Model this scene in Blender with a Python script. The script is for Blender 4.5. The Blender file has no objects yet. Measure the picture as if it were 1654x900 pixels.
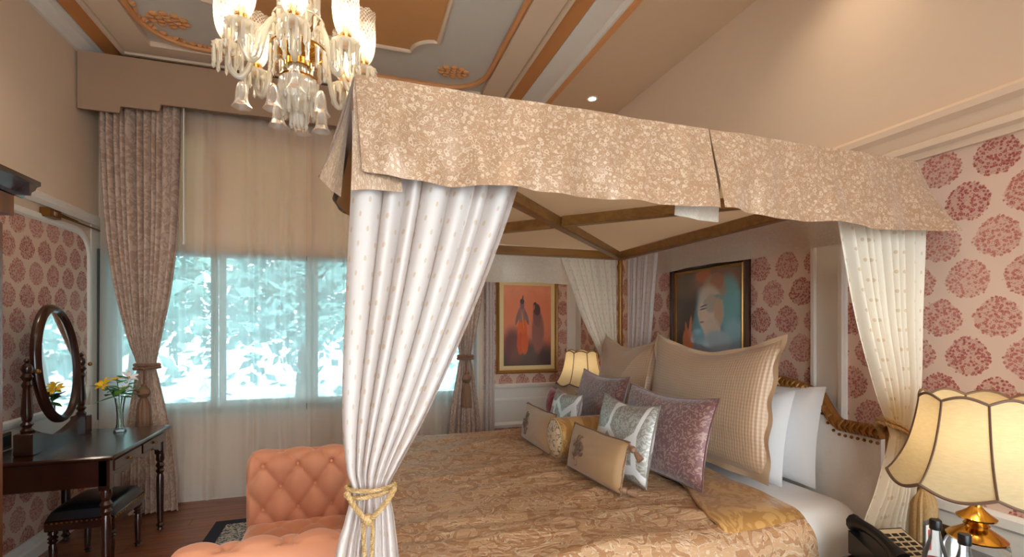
import bpy, math, random
import numpy as np
from mathutils import Vector, Matrix
PI = math.pi
R = math.radians
random.seed(7)
scene = bpy.context.scene
C = scene.collection

# ------------------------------------------------------------------ camera, sky, light, exposure
cam_d = bpy.data.cameras.new('camera')
cam = bpy.data.objects.new('camera', cam_d); C.objects.link(cam)
cam_d.sensor_width = 36.0
cam_d.lens = 781.0 / 1654.0 * 36.0
cam_d.shift_y = (526.0 - 450.0) / 1654.0
cam_d.clip_start = 0.02
cam.location = (0, 0, 1.5)
cam.rotation_euler = (R(90), 0, R(-18.2))
scene.camera = cam
world = bpy.data.worlds.new('sky'); scene.world = world
world.use_nodes = True
bg = world.node_tree.nodes['Background']
bg.inputs[0].default_value = (0.86, 0.94, 1.0, 1)
bg.inputs[1].default_value = 5.6
sun_d = bpy.data.lights.new('sun', 'SUN'); sun_d.energy = 15.0; sun_d.angle = R(1.0); sun_d.color = (1, .96, .86)
sun = bpy.data.objects.new('sun', sun_d); C.objects.link(sun)
sun.rotation_euler = (R(38), 0, R(12))
scene.view_settings.view_transform = 'Standard'
scene.view_settings.look = 'None'
scene.view_settings.gamma = 1.0
scene.view_settings.exposure = 0.68
scene.view_settings.use_curve_mapping = False
scene.cycles.transparent_max_bounces = 24
scene.cycles.max_bounces = 10
scene.cycles.diffuse_bounces = 5
scene.cycles.sample_clamp_indirect = 6.0
scene.cycles.caustics_reflective = False
scene.cycles.caustics_refractive = False
WARM = (1.0, 0.76, 0.50)
P_BULB, P_LAMP, P_DOWN, P_FILL = 10.0, 1.1, 14.0, 26.0

# ------------------------------------------------------------------ room numbers
LX, RX, WY, BY = -1.97, 2.32, 4.80, -1.3
SOFFIT, TRAY = 3.47, 3.66

# ------------------------------------------------------------------ helpers
def lin(c):
    f = lambda v: v / 12.92 if v <= 0.04045 else ((v + 0.055) / 1.055) ** 2.4
    return tuple(f(v / 255.0) for v in c) + (1.0,)

class NT:
    """small helper round a node tree"""
    def __init__(s, name, rough=.6):
        s.mat = bpy.data.materials.new(name); s.mat.use_nodes = True
        s.t = s.mat.node_tree; s.n = s.t.nodes; s.l = s.t.links
        s.b = s.n['Principled BSDF']; s.out = s.n['Material Output']
        s.b.inputs['Roughness'].default_value = rough
    def set(s, sock, v):
        if isinstance(v, (int, float)): sock.default_value = v
        elif isinstance(v, tuple): sock.default_value = v if len(v) == len(sock.default_value) else v[:len(sock.default_value)]
        else: s.l.new(v, sock)
    def m(s, op, a, b=None, c=None):
        n = s.n.new('ShaderNodeMath'); n.operation = op
        for i, v in enumerate((a, b, c)):
            if v is not None: s.set(n.inputs[i], v)
        return n.outputs[0]
    def mix(s, f, a, b):
        n = s.n.new('ShaderNodeMix'); n.data_type = 'RGBA'
        s.set(n.inputs[0], f); s.set(n.inputs[6], a); s.set(n.inputs[7], b)
        return n.outputs[2]
    def coord(s, kind='Object'):
        n = s.n.new('ShaderNodeTexCoord'); return n.outputs[kind]
    def sep(s, v):
        n = s.n.new('ShaderNodeSeparateXYZ'); s.l.new(v, n.inputs[0]); return n.outputs
    def comb(s, x, y, z=0.0):
        n = s.n.new('ShaderNodeCombineXYZ')
        for i, v in enumerate((x, y, z)): s.set(n.inputs[i], v)
        return n.outputs[0]
    def noise(s, v, scale, detail=2.0, rough=.5, dist=0.0):
        n = s.n.new('ShaderNodeTexNoise'); s.l.new(v, n.inputs['Vector'])
        n.inputs['Scale'].default_value = scale; n.inputs['Detail'].default_value = detail
        n.inputs['Roughness'].default_value = rough; n.inputs['Distortion'].default_value = dist
        return n.outputs[0]
    def vor(s, v, scale, feature='F1', out='Distance', rnd=1.0):
        n = s.n.new('ShaderNodeTexVoronoi'); s.l.new(v, n.inputs['Vector']); n.feature = feature
        n.inputs['Scale'].default_value = scale; n.inputs['Randomness'].default_value = rnd
        return n.outputs[out]
    def scale(s, v, sc):
        n = s.n.new('ShaderNodeMapping'); s.l.new(v, n.inputs[0]); n.inputs['Scale'].default_value = sc
        return n.outputs[0]
    def step(s, v, a, b):
        n = s.n.new('ShaderNodeMapRange'); n.interpolation_type = 'SMOOTHSTEP'
        s.set(n.inputs[0], v); n.inputs[1].default_value = a; n.inputs[2].default_value = b
        return n.outputs[0]
    def bump(s, h, strength=.3, dist=.01):
        n = s.n.new('ShaderNodeBump'); s.l.new(h, n.inputs['Height'])
        n.inputs['Strength'].default_value = strength; n.inputs['Distance'].default_value = dist
        s.l.new(n.outputs[0], s.b.inputs['Normal']); return n.outputs[0]
    def base(s, v): s.set(s.b.inputs['Base Color'], v)
    def inp(s, name, v): s.set(s.b.inputs[name], v)
    def shader(s, kind, **kw):
        n = s.n.new(kind)
        for k, v in kw.items(): s.set(n.inputs[k], v)
        return n.outputs[0]
    def mixs(s, f, a, b):
        n = s.n.new('ShaderNodeMixShader'); s.set(n.inputs[0], f); s.l.new(a, n.inputs[1]); s.l.new(b, n.inputs[2])
        return n.outputs[0]
    def surface(s, sh): s.l.new(sh, s.out.inputs[0])

def plain(name, rgb, rough=.6, metal=0.0, var=.06, scale=12.0, bump=0.0, bscale=60.0, sheen=0.0, coat=0.0):
    t = NT(name, rough); c = lin(rgb)
    o = t.coord()
    f = t.noise(o, scale, 3.0)
    lo = tuple(v * (1 - var) for v in c[:3]) + (1,); hi = tuple(min(1, v * (1 + var)) for v in c[:3]) + (1,)
    t.base(t.mix(f, lo, hi)); t.inp('Metallic', metal)
    if bump: t.bump(t.noise(o, bscale, 3.0), bump, .004)
    if sheen: t.inp('Sheen Weight', sheen); t.inp('Sheen Roughness', .4)
    if coat: t.inp('Coat Weight', coat); t.inp('Coat Roughness', .12)
    return t.mat

def wood(name, dark, light, axis=1, rough=.35, scale=7.0, coat=0.25):
    t = NT(name, rough); sc = [scale * 3] * 3; sc[axis] = scale * .3
    v = t.scale(t.coord(), tuple(sc))
    f = t.noise(v, 1.0, 5.0, .6, 1.2)
    rnd = t.n.new('ShaderNodeObjectInfo').outputs['Random']
    f2 = t.m('ADD', t.m('MULTIPLY', t.step(f, .3, .7), .75), t.m('MULTIPLY', rnd, .25))
    t.base(t.mix(f2, lin(dark), lin(light))); t.inp('Coat Weight', coat); t.inp('Coat Roughness', .2)
    t.bump(f, .08, .003)
    return t.mat

def glass(name, tint=(1, 1, 1, 1), body=.0, bodycol=(1, 1, 1, 1), rough=.03, ior=1.45):
    t = NT(name)
    tr = t.shader('ShaderNodeBsdfTransparent', Color=tint)
    gl = t.shader('ShaderNodeBsdfGlossy', Color=(1, 1, 1, 1), Roughness=rough)
    fr = t.n.new('ShaderNodeFresnel'); fr.inputs[0].default_value = ior
    sh = t.mixs(fr.outputs[0], tr, gl)
    if body:
        df = t.shader('ShaderNodeBsdfTranslucent', Color=bodycol); d2 = t.shader('ShaderNodeBsdfDiffuse', Color=bodycol)
        sh = t.mixs(body, sh, t.mixs(.5, df, d2))
    t.surface(sh); return t.mat

def emit(name, rgb, strength):
    t = NT(name); t.surface(t.shader('ShaderNodeEmission', Color=rgb, Strength=strength)); return t.mat

# mesh collector -----------------------------------------------------------
ROOT = {}
class MB:
    def __init__(s): s.v = []; s.f = []; s.uv = {}
    def add(s, vs, fs):
        k = len(s.v); s.v += [tuple(p) for p in vs]; s.f += [tuple(i + k for i in f) for f in fs]; return k
    def box(s, x0, x1, y0, y1, z0, z1, b=0.0):
        if x0 > x1: x0, x1 = x1, x0
        if y0 > y1: y0, y1 = y1, y0
        b = min(b, (x1 - x0) * .45, (y1 - y0) * .45, (z1 - z0) * .45)
        if b <= 0:
            s.add([(x, y, z) for z in (z0, z1) for y in (y0, y1) for x in (x0, x1)],
                  [(0, 2, 3, 1), (4, 5, 7, 6), (0, 1, 5, 4), (2, 6, 7, 3), (0, 4, 6, 2), (1, 3, 7, 5)])
        else:
            lv = [(z0, b), (z0 + b, 0), (z1 - b, 0), (z1, b)]
            vs = []
            for z, i in lv:
                a, c, d, e = x0 + i, x1 - i, y0 + i, y1 - i
                q = b if i == 0 else b * .4
                vs += [(a + q, d, z), (c - q, d, z), (c, d + q, z), (c, e - q, z), (c - q, e, z), (a + q, e, z), (a, e - q, z), (a, d + q, z)]
            fs = [tuple(range(7, -1, -1)), tuple(range(24, 32))]
            for r in range(3):
                for i in range(8):
                    j = (i + 1) % 8; fs.append((r * 8 + i, r * 8 + j, r * 8 + 8 + j, r * 8 + 8 + i))
            s.add(vs, fs)
        return s
    def prism(s, poly, fn, t0, t1):
        """polygon (a,b) swept from t0 to t1; fn(a,b,t)->xyz"""
        n = len(poly)
        vs = [fn(a, b, t0) for a, b in poly] + [fn(a, b, t1) for a, b in poly]
        fs = [tuple(range(n - 1, -1, -1)), tuple(range(n, 2 * n))]
        fs += [(i, (i + 1) % n, n + (i + 1) % n, n + i) for i in range(n)]
        s.add(vs, fs); return s
    def grid(s, fn, nu, nv, cu=False, cv=False, uvs=(1, 1)):
        vs = [fn(i / (nu if cu else nu - 1), j / (nv if cv else nv - 1)) for j in range(nv) for i in range(nu)]
        fs = []
        for j in range(nv if cv else nv - 1):
            for i in range(nu if cu else nu - 1):
                a, b = i, (i + 1) % nu; c, d = j, (j + 1) % nv
                fs.append((c * nu + a, c * nu + b, d * nu + b, d * nu + a))
        k = s.add(vs, fs)
        for j in range(nv):
            for i in range(nu): s.uv[k + j * nu + i] = (i / max(1, nu - 1) * uvs[0], j / max(1, nv - 1) * uvs[1])
        return s
    def lathe(s, prof, c=(0, 0, 0), seg=20, ridge=None, axis='z', cap=True):
        vs = []
        for r, z in prof:
            for i in range(seg):
                a = 2 * PI * i / seg; q = r * (1 + (ridge[1] * math.cos(ridge[0] * a) if ridge else 0))
                p = (q * math.cos(a), q * math.sin(a), z)
                if axis == 'x': p = (p[2], p[0], p[1])
                if axis == 'y': p = (p[0], p[2], p[1])
                vs.append((p[0] + c[0], p[1] + c[1], p[2] + c[2]))
        n = len(prof); fs = []
        for j in range(n - 1):
            for i in range(seg):
                k = (i + 1) % seg; fs.append((j * seg + i, j * seg + k, j * seg + seg + k, j * seg + seg + i))
        if cap:
            fs.append(tuple(range(seg - 1, -1, -1))); fs.append(tuple(range((n - 1) * seg, n * seg)))
        s.add(vs, fs); return s
    def tube(s, pts, r, seg=8, closed=False, flat=1.0):
        P = [Vector(p) for p in pts]; n = len(P)
        if not callable(r):
            r0 = r; r = (lambda t: r0)
        vs = []; up = None
        for i in range(n):
            if closed: d = P[(i + 1) % n] - P[i - 1]
            else: d = P[min(i + 1, n - 1)] - P[max(i - 1, 0)]
            if d.length < 1e-9: d = Vector((0, 0, 1))
            d.normalize()
            if up is None: up = d.orthogonal().normalized()
            up = (up - d * up.dot(d))
            if up.length < 1e-6: up = d.orthogonal()
            up.normalize(); w = d.cross(up)
            q = r(i / max(1, n - 1))
            for k in range(seg):
                a = 2 * PI * k / seg; vs.append(P[i] + up * (q * math.cos(a)) + w * (q * flat * math.sin(a)))
        fs = []
        for j in range(n if closed else n - 1):
            jj = (j + 1) % n
            for k in range(seg):
                kk = (k + 1) % seg; fs.append((j * seg + k, j * seg + kk, jj * seg + kk, jj * seg + k))
        if not closed: fs += [tuple(range(seg - 1, -1, -1)), tuple(range((n - 1) * seg, n * seg))]
        s.add(vs, fs); return s
    def rope(s, pts, r, strands=3, pitch=.03, closed=False, seg=5):
        P = [Vector(p) for p in pts]; n = len(P); L = 0; up = None; acc = [[] for _ in range(strands)]
        for i in range(n):
            d = (P[(i + 1) % n] - P[i - 1]) if closed else P[min(i + 1, n - 1)] - P[max(i - 1, 0)]
            d.normalize()
            if up is None: up = d.orthogonal().normalized()
            up = (up - d * up.dot(d)).normalized(); w = d.cross(up)
            if i: L += (P[i] - P[i - 1]).length
            for k in range(strands):
                a = 2 * PI * (k / strands + L / pitch); acc[k].append(P[i] + (up * math.cos(a) + w * math.sin(a)) * r * .55)
        for a in acc: s.tube(a, r * .55, seg, closed)
        return s
    def ball(s, c, r, seg=12, sc=(1, 1, 1)):
        n = max(5, seg // 2)
        prof = [(max(1e-4, r * math.sin(PI * j / n)), -r * math.cos(PI * j / n)) for j in range(n + 1)]
        k = len(s.v); s.lathe(prof, (0, 0, 0), seg, cap=False)
        for i in range(k, len(s.v)):
            x, y, z = s.v[i]; s.v[i] = (x * sc[0] + c[0], y * sc[1] + c[1], z * sc[2] + c[2])
        return s
    def xf(s, M, start=0):
        for i in range(start, len(s.v)): s.v[i] = tuple(M @ Vector(s.v[i]))
        return s
    def build(s, name, mat, parent=None, smooth=35, kind=None, label=None):
        o_ = ROOT.get(parent.name, (0, 0, 0)) if parent else (0, 0, 0)
        me = bpy.data.meshes.new(name)
        vs = [(x - o_[0], y - o_[1], z - o_[2]) for x, y, z in s.v]
        me.from_pydata(vs, [], s.f); me.materials.append(mat)
        if s.uv:
            ul = me.uv_layers.new(name='UVMap')
            d = np.zeros((len(me.loops), 2), np.float32)
            li = np.empty(len(me.loops), np.int32); me.loops.foreach_get('vertex_index', li)
            tab = np.zeros((len(vs), 2), np.float32)
            for k, q in s.uv.items(): tab[k] = q
            ul.data.foreach_set('uv', tab[li].ravel())
        if smooth:
            me.polygons.foreach_set('use_smooth', [True] * len(me.polygons))
            me.set_sharp_from_angle(angle=R(smooth))
        me.update()
        o = bpy.data.objects.new(name, me); C.objects.link(o)
        if parent: o.parent = parent; ROOT[o.name] = o_
        if kind: o['kind'] = kind
        if label: o['label'] = label
        return o

def tag(o, label, cat, group=None):
    o['label'] = label; o['category'] = cat
    if group: o['group'] = group
    return o
def thing(name, label, cat, loc, group=None):
    o = bpy.data.objects.new(name, None); C.objects.link(o); o.location = loc; o.empty_display_size = .1
    ROOT[o.name] = tuple(loc); return tag(o, label, cat, group)
def struct(name, mb, mat, parent=None, smooth=35):
    o = mb.build(name, mat, parent, smooth)
    if parent is None: o['kind'] = 'structure'
    return o
def copy_tree(o, parent=None):
    c = o.copy(); C.objects.link(c); c.parent = parent
    for ch in list(o.children): copy_tree(ch, c)
    return c
def lamp_light(name, kind, loc, power, color, parent=None, **kw):
    d = bpy.data.lights.new(name, kind); d.energy = power; d.color = color
    for k, v in kw.items(): setattr(d, k, v)
    o = bpy.data.objects.new(name, d); C.objects.link(o)
    b = ROOT.get(parent.name, (0, 0, 0)) if parent else (0, 0, 0)
    o.location = tuple(loc[i] - b[i] for i in range(3))
    if parent: o.parent = parent
    return o
def cr(vals, t):
    """Catmull-Rom through a list of tuples, t in 0..1"""
    n = len(vals); x = t * (n - 1); i = min(int(x), n - 2); f = x - i
    g = lambda k: np.array(vals[max(0, min(n - 1, k))], float)
    a, b, c, d = g(i - 1), g(i), g(i + 1), g(i + 2)
    return .5 * ((2 * b) + (c - a) * f + (2 * a - 5 * b + 4 * c - d) * f * f + (3 * b - a - 3 * c + d) * f ** 3)

# ------------------------------------------------------------------ materials
M = {}
M['cream_wall'] = plain('cream wall paint', (222, 196, 170), .75, var=.02, bump=.03)
M['white_trim'] = plain('white painted trim', (230, 222, 212), .45, var=.02)
M['ceil_beige'] = plain('beige ceiling paint', (214, 182, 150), .8, var=.02)
M['ceil_grey'] = plain('grey white ceiling paint', (206, 198, 188), .8, var=.02)
M['ceil_peach'] = plain('peach ceiling paint', (205, 146, 90), .75, var=.03)
M['ceil_orange'] = plain('terracotta ceiling band', (204, 136, 78), .7, var=.04)
M['orange_mould'] = plain('terracotta moulding', (214, 150, 96), .65, var=.08, bump=.2)
M['dark_wood'] = wood('dark mahogany', (26, 10, 7), (58, 24, 15), 1, .25, 6.0, .6)
M['dark_wood_z'] = wood('dark mahogany turned', (26, 10, 7), (58, 24, 15), 2, .25, 6.0, .6)
M['ward_wood'] = wood('brown wardrobe wood', (88, 44, 18), (132, 74, 34), 2, .35, 5.0, .4)
M['floor_wood'] = wood('teak floor', (96, 46, 24), (146, 80, 42), 0, .3, 5.0, .5)
M['beam_wood'] = wood('gilded brown beam', (122, 82, 36), (160, 112, 56), 0, .4, 6.0, .2)
M['gold'] = plain('aged gold', (176, 124, 62), .32, .85, .15, 30)
M['gold_leaf'] = plain('gilt carved wood', (158, 108, 48), .42, .35, .25, 60, bump=.3)
M['brass'] = plain('polished brass', (214, 160, 72), .16, 1.0, .04)
M['old_brass'] = plain('aged brass', (140, 98, 48), .35, .9, .1)
M['rope_gold'] = plain('gold cord', (184, 148, 98), .5, .1, .35, 160, bump=.5, bscale=260)
M['rope_brown'] = plain('brown cord', (134, 96, 70), .6, .0, .25, 120)
M['black'] = plain('black plastic', (16, 16, 18), .35, var=.02)
M['leather'] = plain('black leather', (18, 20, 26), .3, bump=.15, bscale=150, coat=.3)
M['silver'] = plain('silvered mirror', (235, 238, 240), .02, 1.0, 0)
M['white_linen'] = plain('white bed linen', (240, 238, 238), .8, var=.02, bump=.12, bscale=9)
M['cream_panel'] = plain('cream woven upholstery', (240, 233, 225), .8, var=.04, scale=80, bump=.35, bscale=220)
M['pelmet'] = plain('taupe pelmet fabric', (166, 134, 108), .75, var=.06, scale=3, bump=.08, bscale=200)
M['lining'] = plain('tan lining', (178, 130, 76), .7, var=.05)
M['red'] = plain('red velvet', (150, 12, 24), .7, sheen=.5)
M['green_leaf'] = plain('green leaf', (84, 138, 44), .45, var=.3, scale=20)
M['stem'] = plain('green stem', (74, 112, 44), .5, var=.2)
M['yellow'] = plain('yellow petal', (240, 186, 24), .5, var=.1)
M['white_petal'] = plain('white petal', (238, 226, 226), .5, var=.06)
M['glass'] = glass('clear glass', (.97, .98, .98, 1), .05, (.9, .92, .92, 1))
M['pane'] = glass('window pane glass', (.97, .99, .99, 1), rough=.01)
M['daylight_blue_pane'] = glass('daylight blue window glass', (.82, .955, 1.0, 1), rough=.01)  # cool daylight cast is put into the glass tint
M['crystal'] = glass('cut crystal', (.97, .94, .88, 1), .34, (1, .95, .86, 1), .06, 1.55)
def etched_glass():
    t = NT('etched glass'); s2 = t.sep(t.coord('UV'))
    hat = lambda sg: t.m('ABSOLUTE', t.m('SUBTRACT', t.m('FRACT', t.m('ADD', t.m('MULTIPLY', s2[0], 22.0), t.m('MULTIPLY', s2[1], 11.0 * sg))), .5))
    ln = t.m('MAXIMUM', t.step(hat(1), .14, .06), t.step(hat(-1), .14, .06))
    tr = t.shader('ShaderNodeBsdfTransparent', Color=(1, .97, .92, 1)); gl = t.shader('ShaderNodeBsdfGlossy', Color=(1, 1, 1, 1), Roughness=.08)
    fr = t.n.new('ShaderNodeFresnel'); fr.inputs[0].default_value = 1.5
    sh = t.mixs(fr.outputs[0], tr, gl); col = (1, .95, .86, 1)
    body = t.mixs(.5, t.shader('ShaderNodeBsdfTranslucent', Color=col), t.shader('ShaderNodeBsdfDiffuse', Color=col))
    t.surface(t.mixs(t.m('ADD', .10, t.m('MULTIPLY', ln, .38)), sh, body)); return t.mat
M['etched'] = etched_glass()
M['frosted'] = glass('frosted bell glass', (.97, .95, .92, 1), .16, (1, .95, .9, 1), .25, 1.45)
M['bulb'] = emit('warm bulb', (1, .86, .62, 1), 22)
M['lamp_bulb'] = emit('soft warm bulb', (1, .84, .6, 1), 8)
M['downlens'] = emit('downlight lens', (1, .93, .8, 1), 16)
M['phone_cream'] = plain('cream plastic', (214, 200, 172), .5)
M['socket'] = plain('brown socket plate', (92, 70, 36), .4, .3)
M['window_frame'] = plain('dark window frame', (62, 66, 64), .5)
M['window_sash'] = plain('pale window sash', (196, 214, 214), .5)
M['label_red'] = plain('red bottle label', (196, 62, 52), .5)

# floral wallpaper: round bouquets in a staggered lattice
def wallpaper(name, ax, h0):
    t = NT(name, .75); o = t.coord(); s3 = t.sep(o); h, z = s3[ax], s3[2]
    PH, PZ, Z0 = .187, .307, 1.84
    def lat(oh, oz):
        a = t.m('DIVIDE', t.m('SUBTRACT', h, h0 + oh), PH); b = t.m('DIVIDE', t.m('SUBTRACT', z, Z0 + oz), PZ)
        ra, rb = t.m('ROUND', a), t.m('ROUND', b)
        dh = t.m('MULTIPLY', t.m('SUBTRACT', a, ra), PH); dz = t.m('MULTIPLY', t.m('SUBTRACT', b, rb), PZ)
        up = t.m('MAXIMUM', dz, 0.0)
        dh2 = t.m('MULTIPLY', dh, t.m('ADD', 1.0, t.m('MULTIPLY', up, 3.5)))
        d = t.m('SQRT', t.m('ADD', t.m('MULTIPLY', dh2, dh2), t.m('MULTIPLY', dz, dz)))
        return d, t.comb(t.m('ADD', ra, oh * 31.7), t.m('ADD', rb, oz * 17.3))
    d1, i1 = lat(0, 0); d2, i2 = lat(PH / 2, PZ / 2)
    first = t.m('LESS_THAN', d1, d2); d = t.m('MINIMUM', d1, d2)
    wn = []
    for i in (i1, i2):
        n = t.n.new('ShaderNodeTexWhiteNoise'); n.noise_dimensions = '2D'; t.l.new(i, n.inputs['Vector']); wn.append(n.outputs[0])
    rnd = t.m('ADD', t.m('MULTIPLY', first, wn[0]), t.m('MULTIPLY', t.m('SUBTRACT', 1.0, first), wn[1]))
    p = t.comb(h, z)
    lump = t.m('MULTIPLY', t.vor(p, 84.0), .016)
    mask = t.step(t.m('ADD', d, lump), .0865, .0825)
    fl = t.vor(p, 84.0); ring = t.step(fl, .50, .42); heart = t.step(fl, .17, .12); mid = t.step(fl, .3, .24)
    n = t.n.new('ShaderNodeMapping'); t.l.new(p, n.inputs[0]); n.inputs['Rotation'].default_value = (0, 0, .7); n.inputs['Scale'].default_value = (1, 2.4, 1)
    leaf = t.step(t.vor(n.outputs[0], 105.0), .34, .26)
    rose = t.mix(rnd, lin((164, 84, 76)), lin((192, 126, 112)))
    deep = t.mix(rnd, lin((140, 58, 54)), lin((168, 92, 82)))
    bgc = t.mix(t.noise(o, 3.0), lin((214, 182, 162)), lin((222, 192, 172)))
    c = t.mix(.40, bgc, rose)
    c = t.mix(t.m('MULTIPLY', leaf, .7), c, lin((138, 88, 72)))
    c = t.mix(ring, c, rose); c = t.mix(mid, c, deep); c = t.mix(heart, c, lin((226, 168, 144)))
    t.base(t.mix(mask, bgc, c))
    t.bump(t.noise(o, 400), .05, .002)
    return t.mat
M['paper_side'] = wallpaper('floral wallpaper side walls', 1, 1.164)
M['paper_far'] = wallpaper('floral wallpaper far wall', 0, 1.504)

def brocade(name, gold, pale, sc=26.0, rough=.42, tr=.0):
    t = NT(name, rough); uv = t.coord('UV')
    v = t.vor(uv, sc, rnd=.85); ring_ = t.step(t.m('ABSOLUTE', t.m('SUBTRACT', v, .30)), .10, .04)
    n = t.noise(uv, sc * .8, 1.0, .4, 1.8)
    a = t.m('ABSOLUTE', t.m('SUBTRACT', t.m('FRACT', t.m('MULTIPLY', n, 4.0)), .5))
    line = t.m('MAXIMUM', t.m('MULTIPLY', t.step(a, .16, .06), .8), ring_)
    sheen_wash = t.noise(uv, 4.0, 2.0)  # broad lighter patches: soft sheen put into the cloth colour
    g = t.mix(sheen_wash, lin(gold), tuple(min(1, q * 1.2) for q in lin(gold)[:3]) + (1,))
    t.base(t.mix(line, g, lin(pale))); t.inp('Metallic', .15); t.inp('Sheen Weight', .25)
    t.bump(t.m('ADD', t.m('MULTIPLY', line, .3), t.m('MULTIPLY', t.noise(t.scale(uv, (1.6, .7, 1)), 5.0, 2.0), 2.0)), .3, .006)
    return t.mat
M['brocade'] = brocade('gold brocade', (150, 115, 86), (190, 161, 135), 52.0, .34)
M['brocade_pale'] = brocade('pale brocade lining', (222, 205, 184), (238, 226, 212), 48.0)
def lit_through(mat, k=.4):
    nt = mat.node_tree; b = nt.nodes['Principled BSDF']; tl = nt.nodes.new('ShaderNodeBsdfTranslucent'); mx = nt.nodes.new('ShaderNodeMixShader'); mx.inputs[0].default_value = k
    nt.links.new(b.inputs['Base Color'].links[0].from_socket, tl.inputs[0]); nt.links.new(b.outputs[0], mx.inputs[1]); nt.links.new(tl.outputs[0], mx.inputs[2])
    nt.links.new(mx.outputs[0], nt.nodes['Material Output'].inputs[0])
lit_through(M['brocade_pale'], .45)
def damask(name, a, b, sc, rough=.5, metal=.0, thr=.5, sheen=.3, bump=.12, soft=.03):
    t = NT(name, rough); uv = t.coord('UV')
    n = t.noise(uv, sc, 2.0, .5, 2.2); f = t.step(n, thr - soft, thr + soft)
    t.base(t.mix(f, lin(a), lin(b))); t.inp('Metallic', metal); t.inp('Sheen Weight', sheen)
    t.bump(f, bump, .003); return t.mat
M['drape'] = damask('mauve damask drape', (172, 141, 120), (194, 167, 148), 14.0)
M['plum'] = damask('plum brocade', (116, 74, 70), (156, 120, 108), 34.0, .42, .15, .54, .5)
M['silverfab'] = damask('silver grey brocade', (154, 148, 138), (200, 196, 188), 34.0, .38, .25)

def spread_mat():
    t = NT('gold quilted damask', .38); uv = t.coord('UV'); s2 = t.sep(uv)
    wr = t.noise(t.scale(uv, (1.0, 4.0, 1)), 6.0, 3.0, .55, .8)
    n = t.noise(uv, 13.0, 2.0, .5, 2.2); f = t.step(n, .44, .56)
    li = t.step(t.m('ABSOLUTE', t.m('SUBTRACT', n, .5)), .03, .008)
    fine = t.noise(uv, 70.0, 2.0)
    c = t.mix(f, lin((164, 120, 84)), lin((186, 146, 110)))
    c = t.mix(t.m('MULTIPLY', li, .7), c, lin((214, 188, 160))); c = t.mix(t.m('MULTIPLY', t.step(fine, .55, .7), .35), c, lin((206, 176, 138)))
    t.base(c); t.inp('Metallic', .08); t.inp('Specular IOR Level', .3); t.inp('Roughness', .5)
    hgt = t.m('ADD', t.m('MULTIPLY', wr, 1.6), t.m('ADD', t.m('MULTIPLY', f, .18), t.m('MULTIPLY', li, .2)))
    t.bump(hgt, .6, .012); return t.mat
M['spread'] = spread_mat()
M['fold'] = damask('gold damask fold', (172, 124, 66), (196, 150, 90), 12.0, .34, .35, .5, .1, .15)

def ribbed(name, a, b, freq=330.0):
    t = NT(name, .4); s2 = t.sep(t.coord('UV'))
    rx = t.m('SINE', t.m('MULTIPLY', s2[0], freq)); rz = t.m('SINE', t.m('MULTIPLY', s2[1], freq * .8))
    h = t.m('ADD', rx, t.m('MULTIPLY', rz, .6))
    t.base(t.mix(t.step(h, -1.2, 1.2), lin(a), lin(b))); t.inp('Metallic', .12); t.inp('Sheen Weight', .25)
    t.bump(h, .14, .004); return t.mat
M['sham'] = ribbed('champagne matelasse', (176, 138, 106), (192, 156, 124), 420.0)
M['satin'] = plain('champagne satin', (204, 168, 132), .3, .1, .04, sheen=.2)
M['tan'] = plain('tan velvet', (168, 130, 90), .6, var=.05, sheen=.3)
M['tan_emb'] = damask('tan embroidered cloth', (112, 82, 64), (206, 178, 140), 30.0, .6, 0, .42, .1)

def sheer(name, rgb, dots=False, opacity=.55, trans=.5, weave=False):
    t = NT(name); c = lin(rgb); col = c
    if weave:
        o_ = t.coord(); col = t.mix(t.noise(t.scale(o_, (1, 1, 5)), 40.0, 3.0), tuple(q * .78 for q in c[:3]) + (1,), c)
    if dots:
        s2 = t.sep(t.coord('UV'))
        def lat(o):
            a = t.m('SUBTRACT', t.m('FRACT', t.m('ADD', t.m('DIVIDE', s2[0], .062), o)), .5)
            b = t.m('SUBTRACT', t.m('FRACT', t.m('ADD', t.m('DIVIDE', s2[1], .078), o)), .5)
            a = t.m('MULTIPLY', a, .062 / .0045); b = t.m('MULTIPLY', b, .078 / .0075)
            return t.m('ADD', t.m('MULTIPLY', a, a), t.m('MULTIPLY', b, b))
        dd = t.m('MINIMUM', lat(0.0), lat(.5))
        f = t.step(dd, 1.2, .8)
        col = t.mix(t.m('MULTIPLY', f, .5), c, lin((206, 168, 112)))
    df = t.shader('ShaderNodeBsdfDiffuse', Color=col); tl = t.shader('ShaderNodeBsdfTranslucent', Color=col)
    sh = t.mixs(trans, df, tl)
    if opacity < 1:
        tr = t.shader('ShaderNodeBsdfTransparent', Color=(1, 1, 1, 1)); sh = t.mixs(opacity, tr, sh)
    t.surface(sh); return t.mat
M['window_sheer'] = sheer('window voile', (246, 240, 232), False, .76, .6)
M['bed_voile'] = sheer('ivory voile with gold dots', (228, 216, 209), True, .97, .28)
M['bed_voile_side'] = sheer('cream voile with gold dots', (242, 230, 210), True, .97, .3)
M['shade'] = sheer('cream lamp shade linen', (244, 224, 180), False, 1.0, .55, True)
M['canopy_roof'] = sheer('canopy roof cloth', (224, 204, 176), False, 1.0, .5)
M['blind'] = sheer('cream blind cloth', (240, 184, 130), False, 1.0, .2)
M['shade_trim'] = plain('brown lamp trim', (112, 84, 66), .6)

def velvet():
    t = NT('peach velvet', .75); o = t.coord()
    lw = t.n.new('ShaderNodeLayerWeight'); lw.inputs[0].default_value = .35
    n = t.noise(o, 6.0, 3.0)
    t.base(t.mix(n, lin((200, 128, 92)), lin((220, 150, 114))))
    t.inp('Sheen Weight', .8); t.inp('Sheen Roughness', .35); t.set(t.b.inputs['Sheen Tint'], lin((255, 214, 190)))
    return t.mat
M['velvet'] = velvet()

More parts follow.
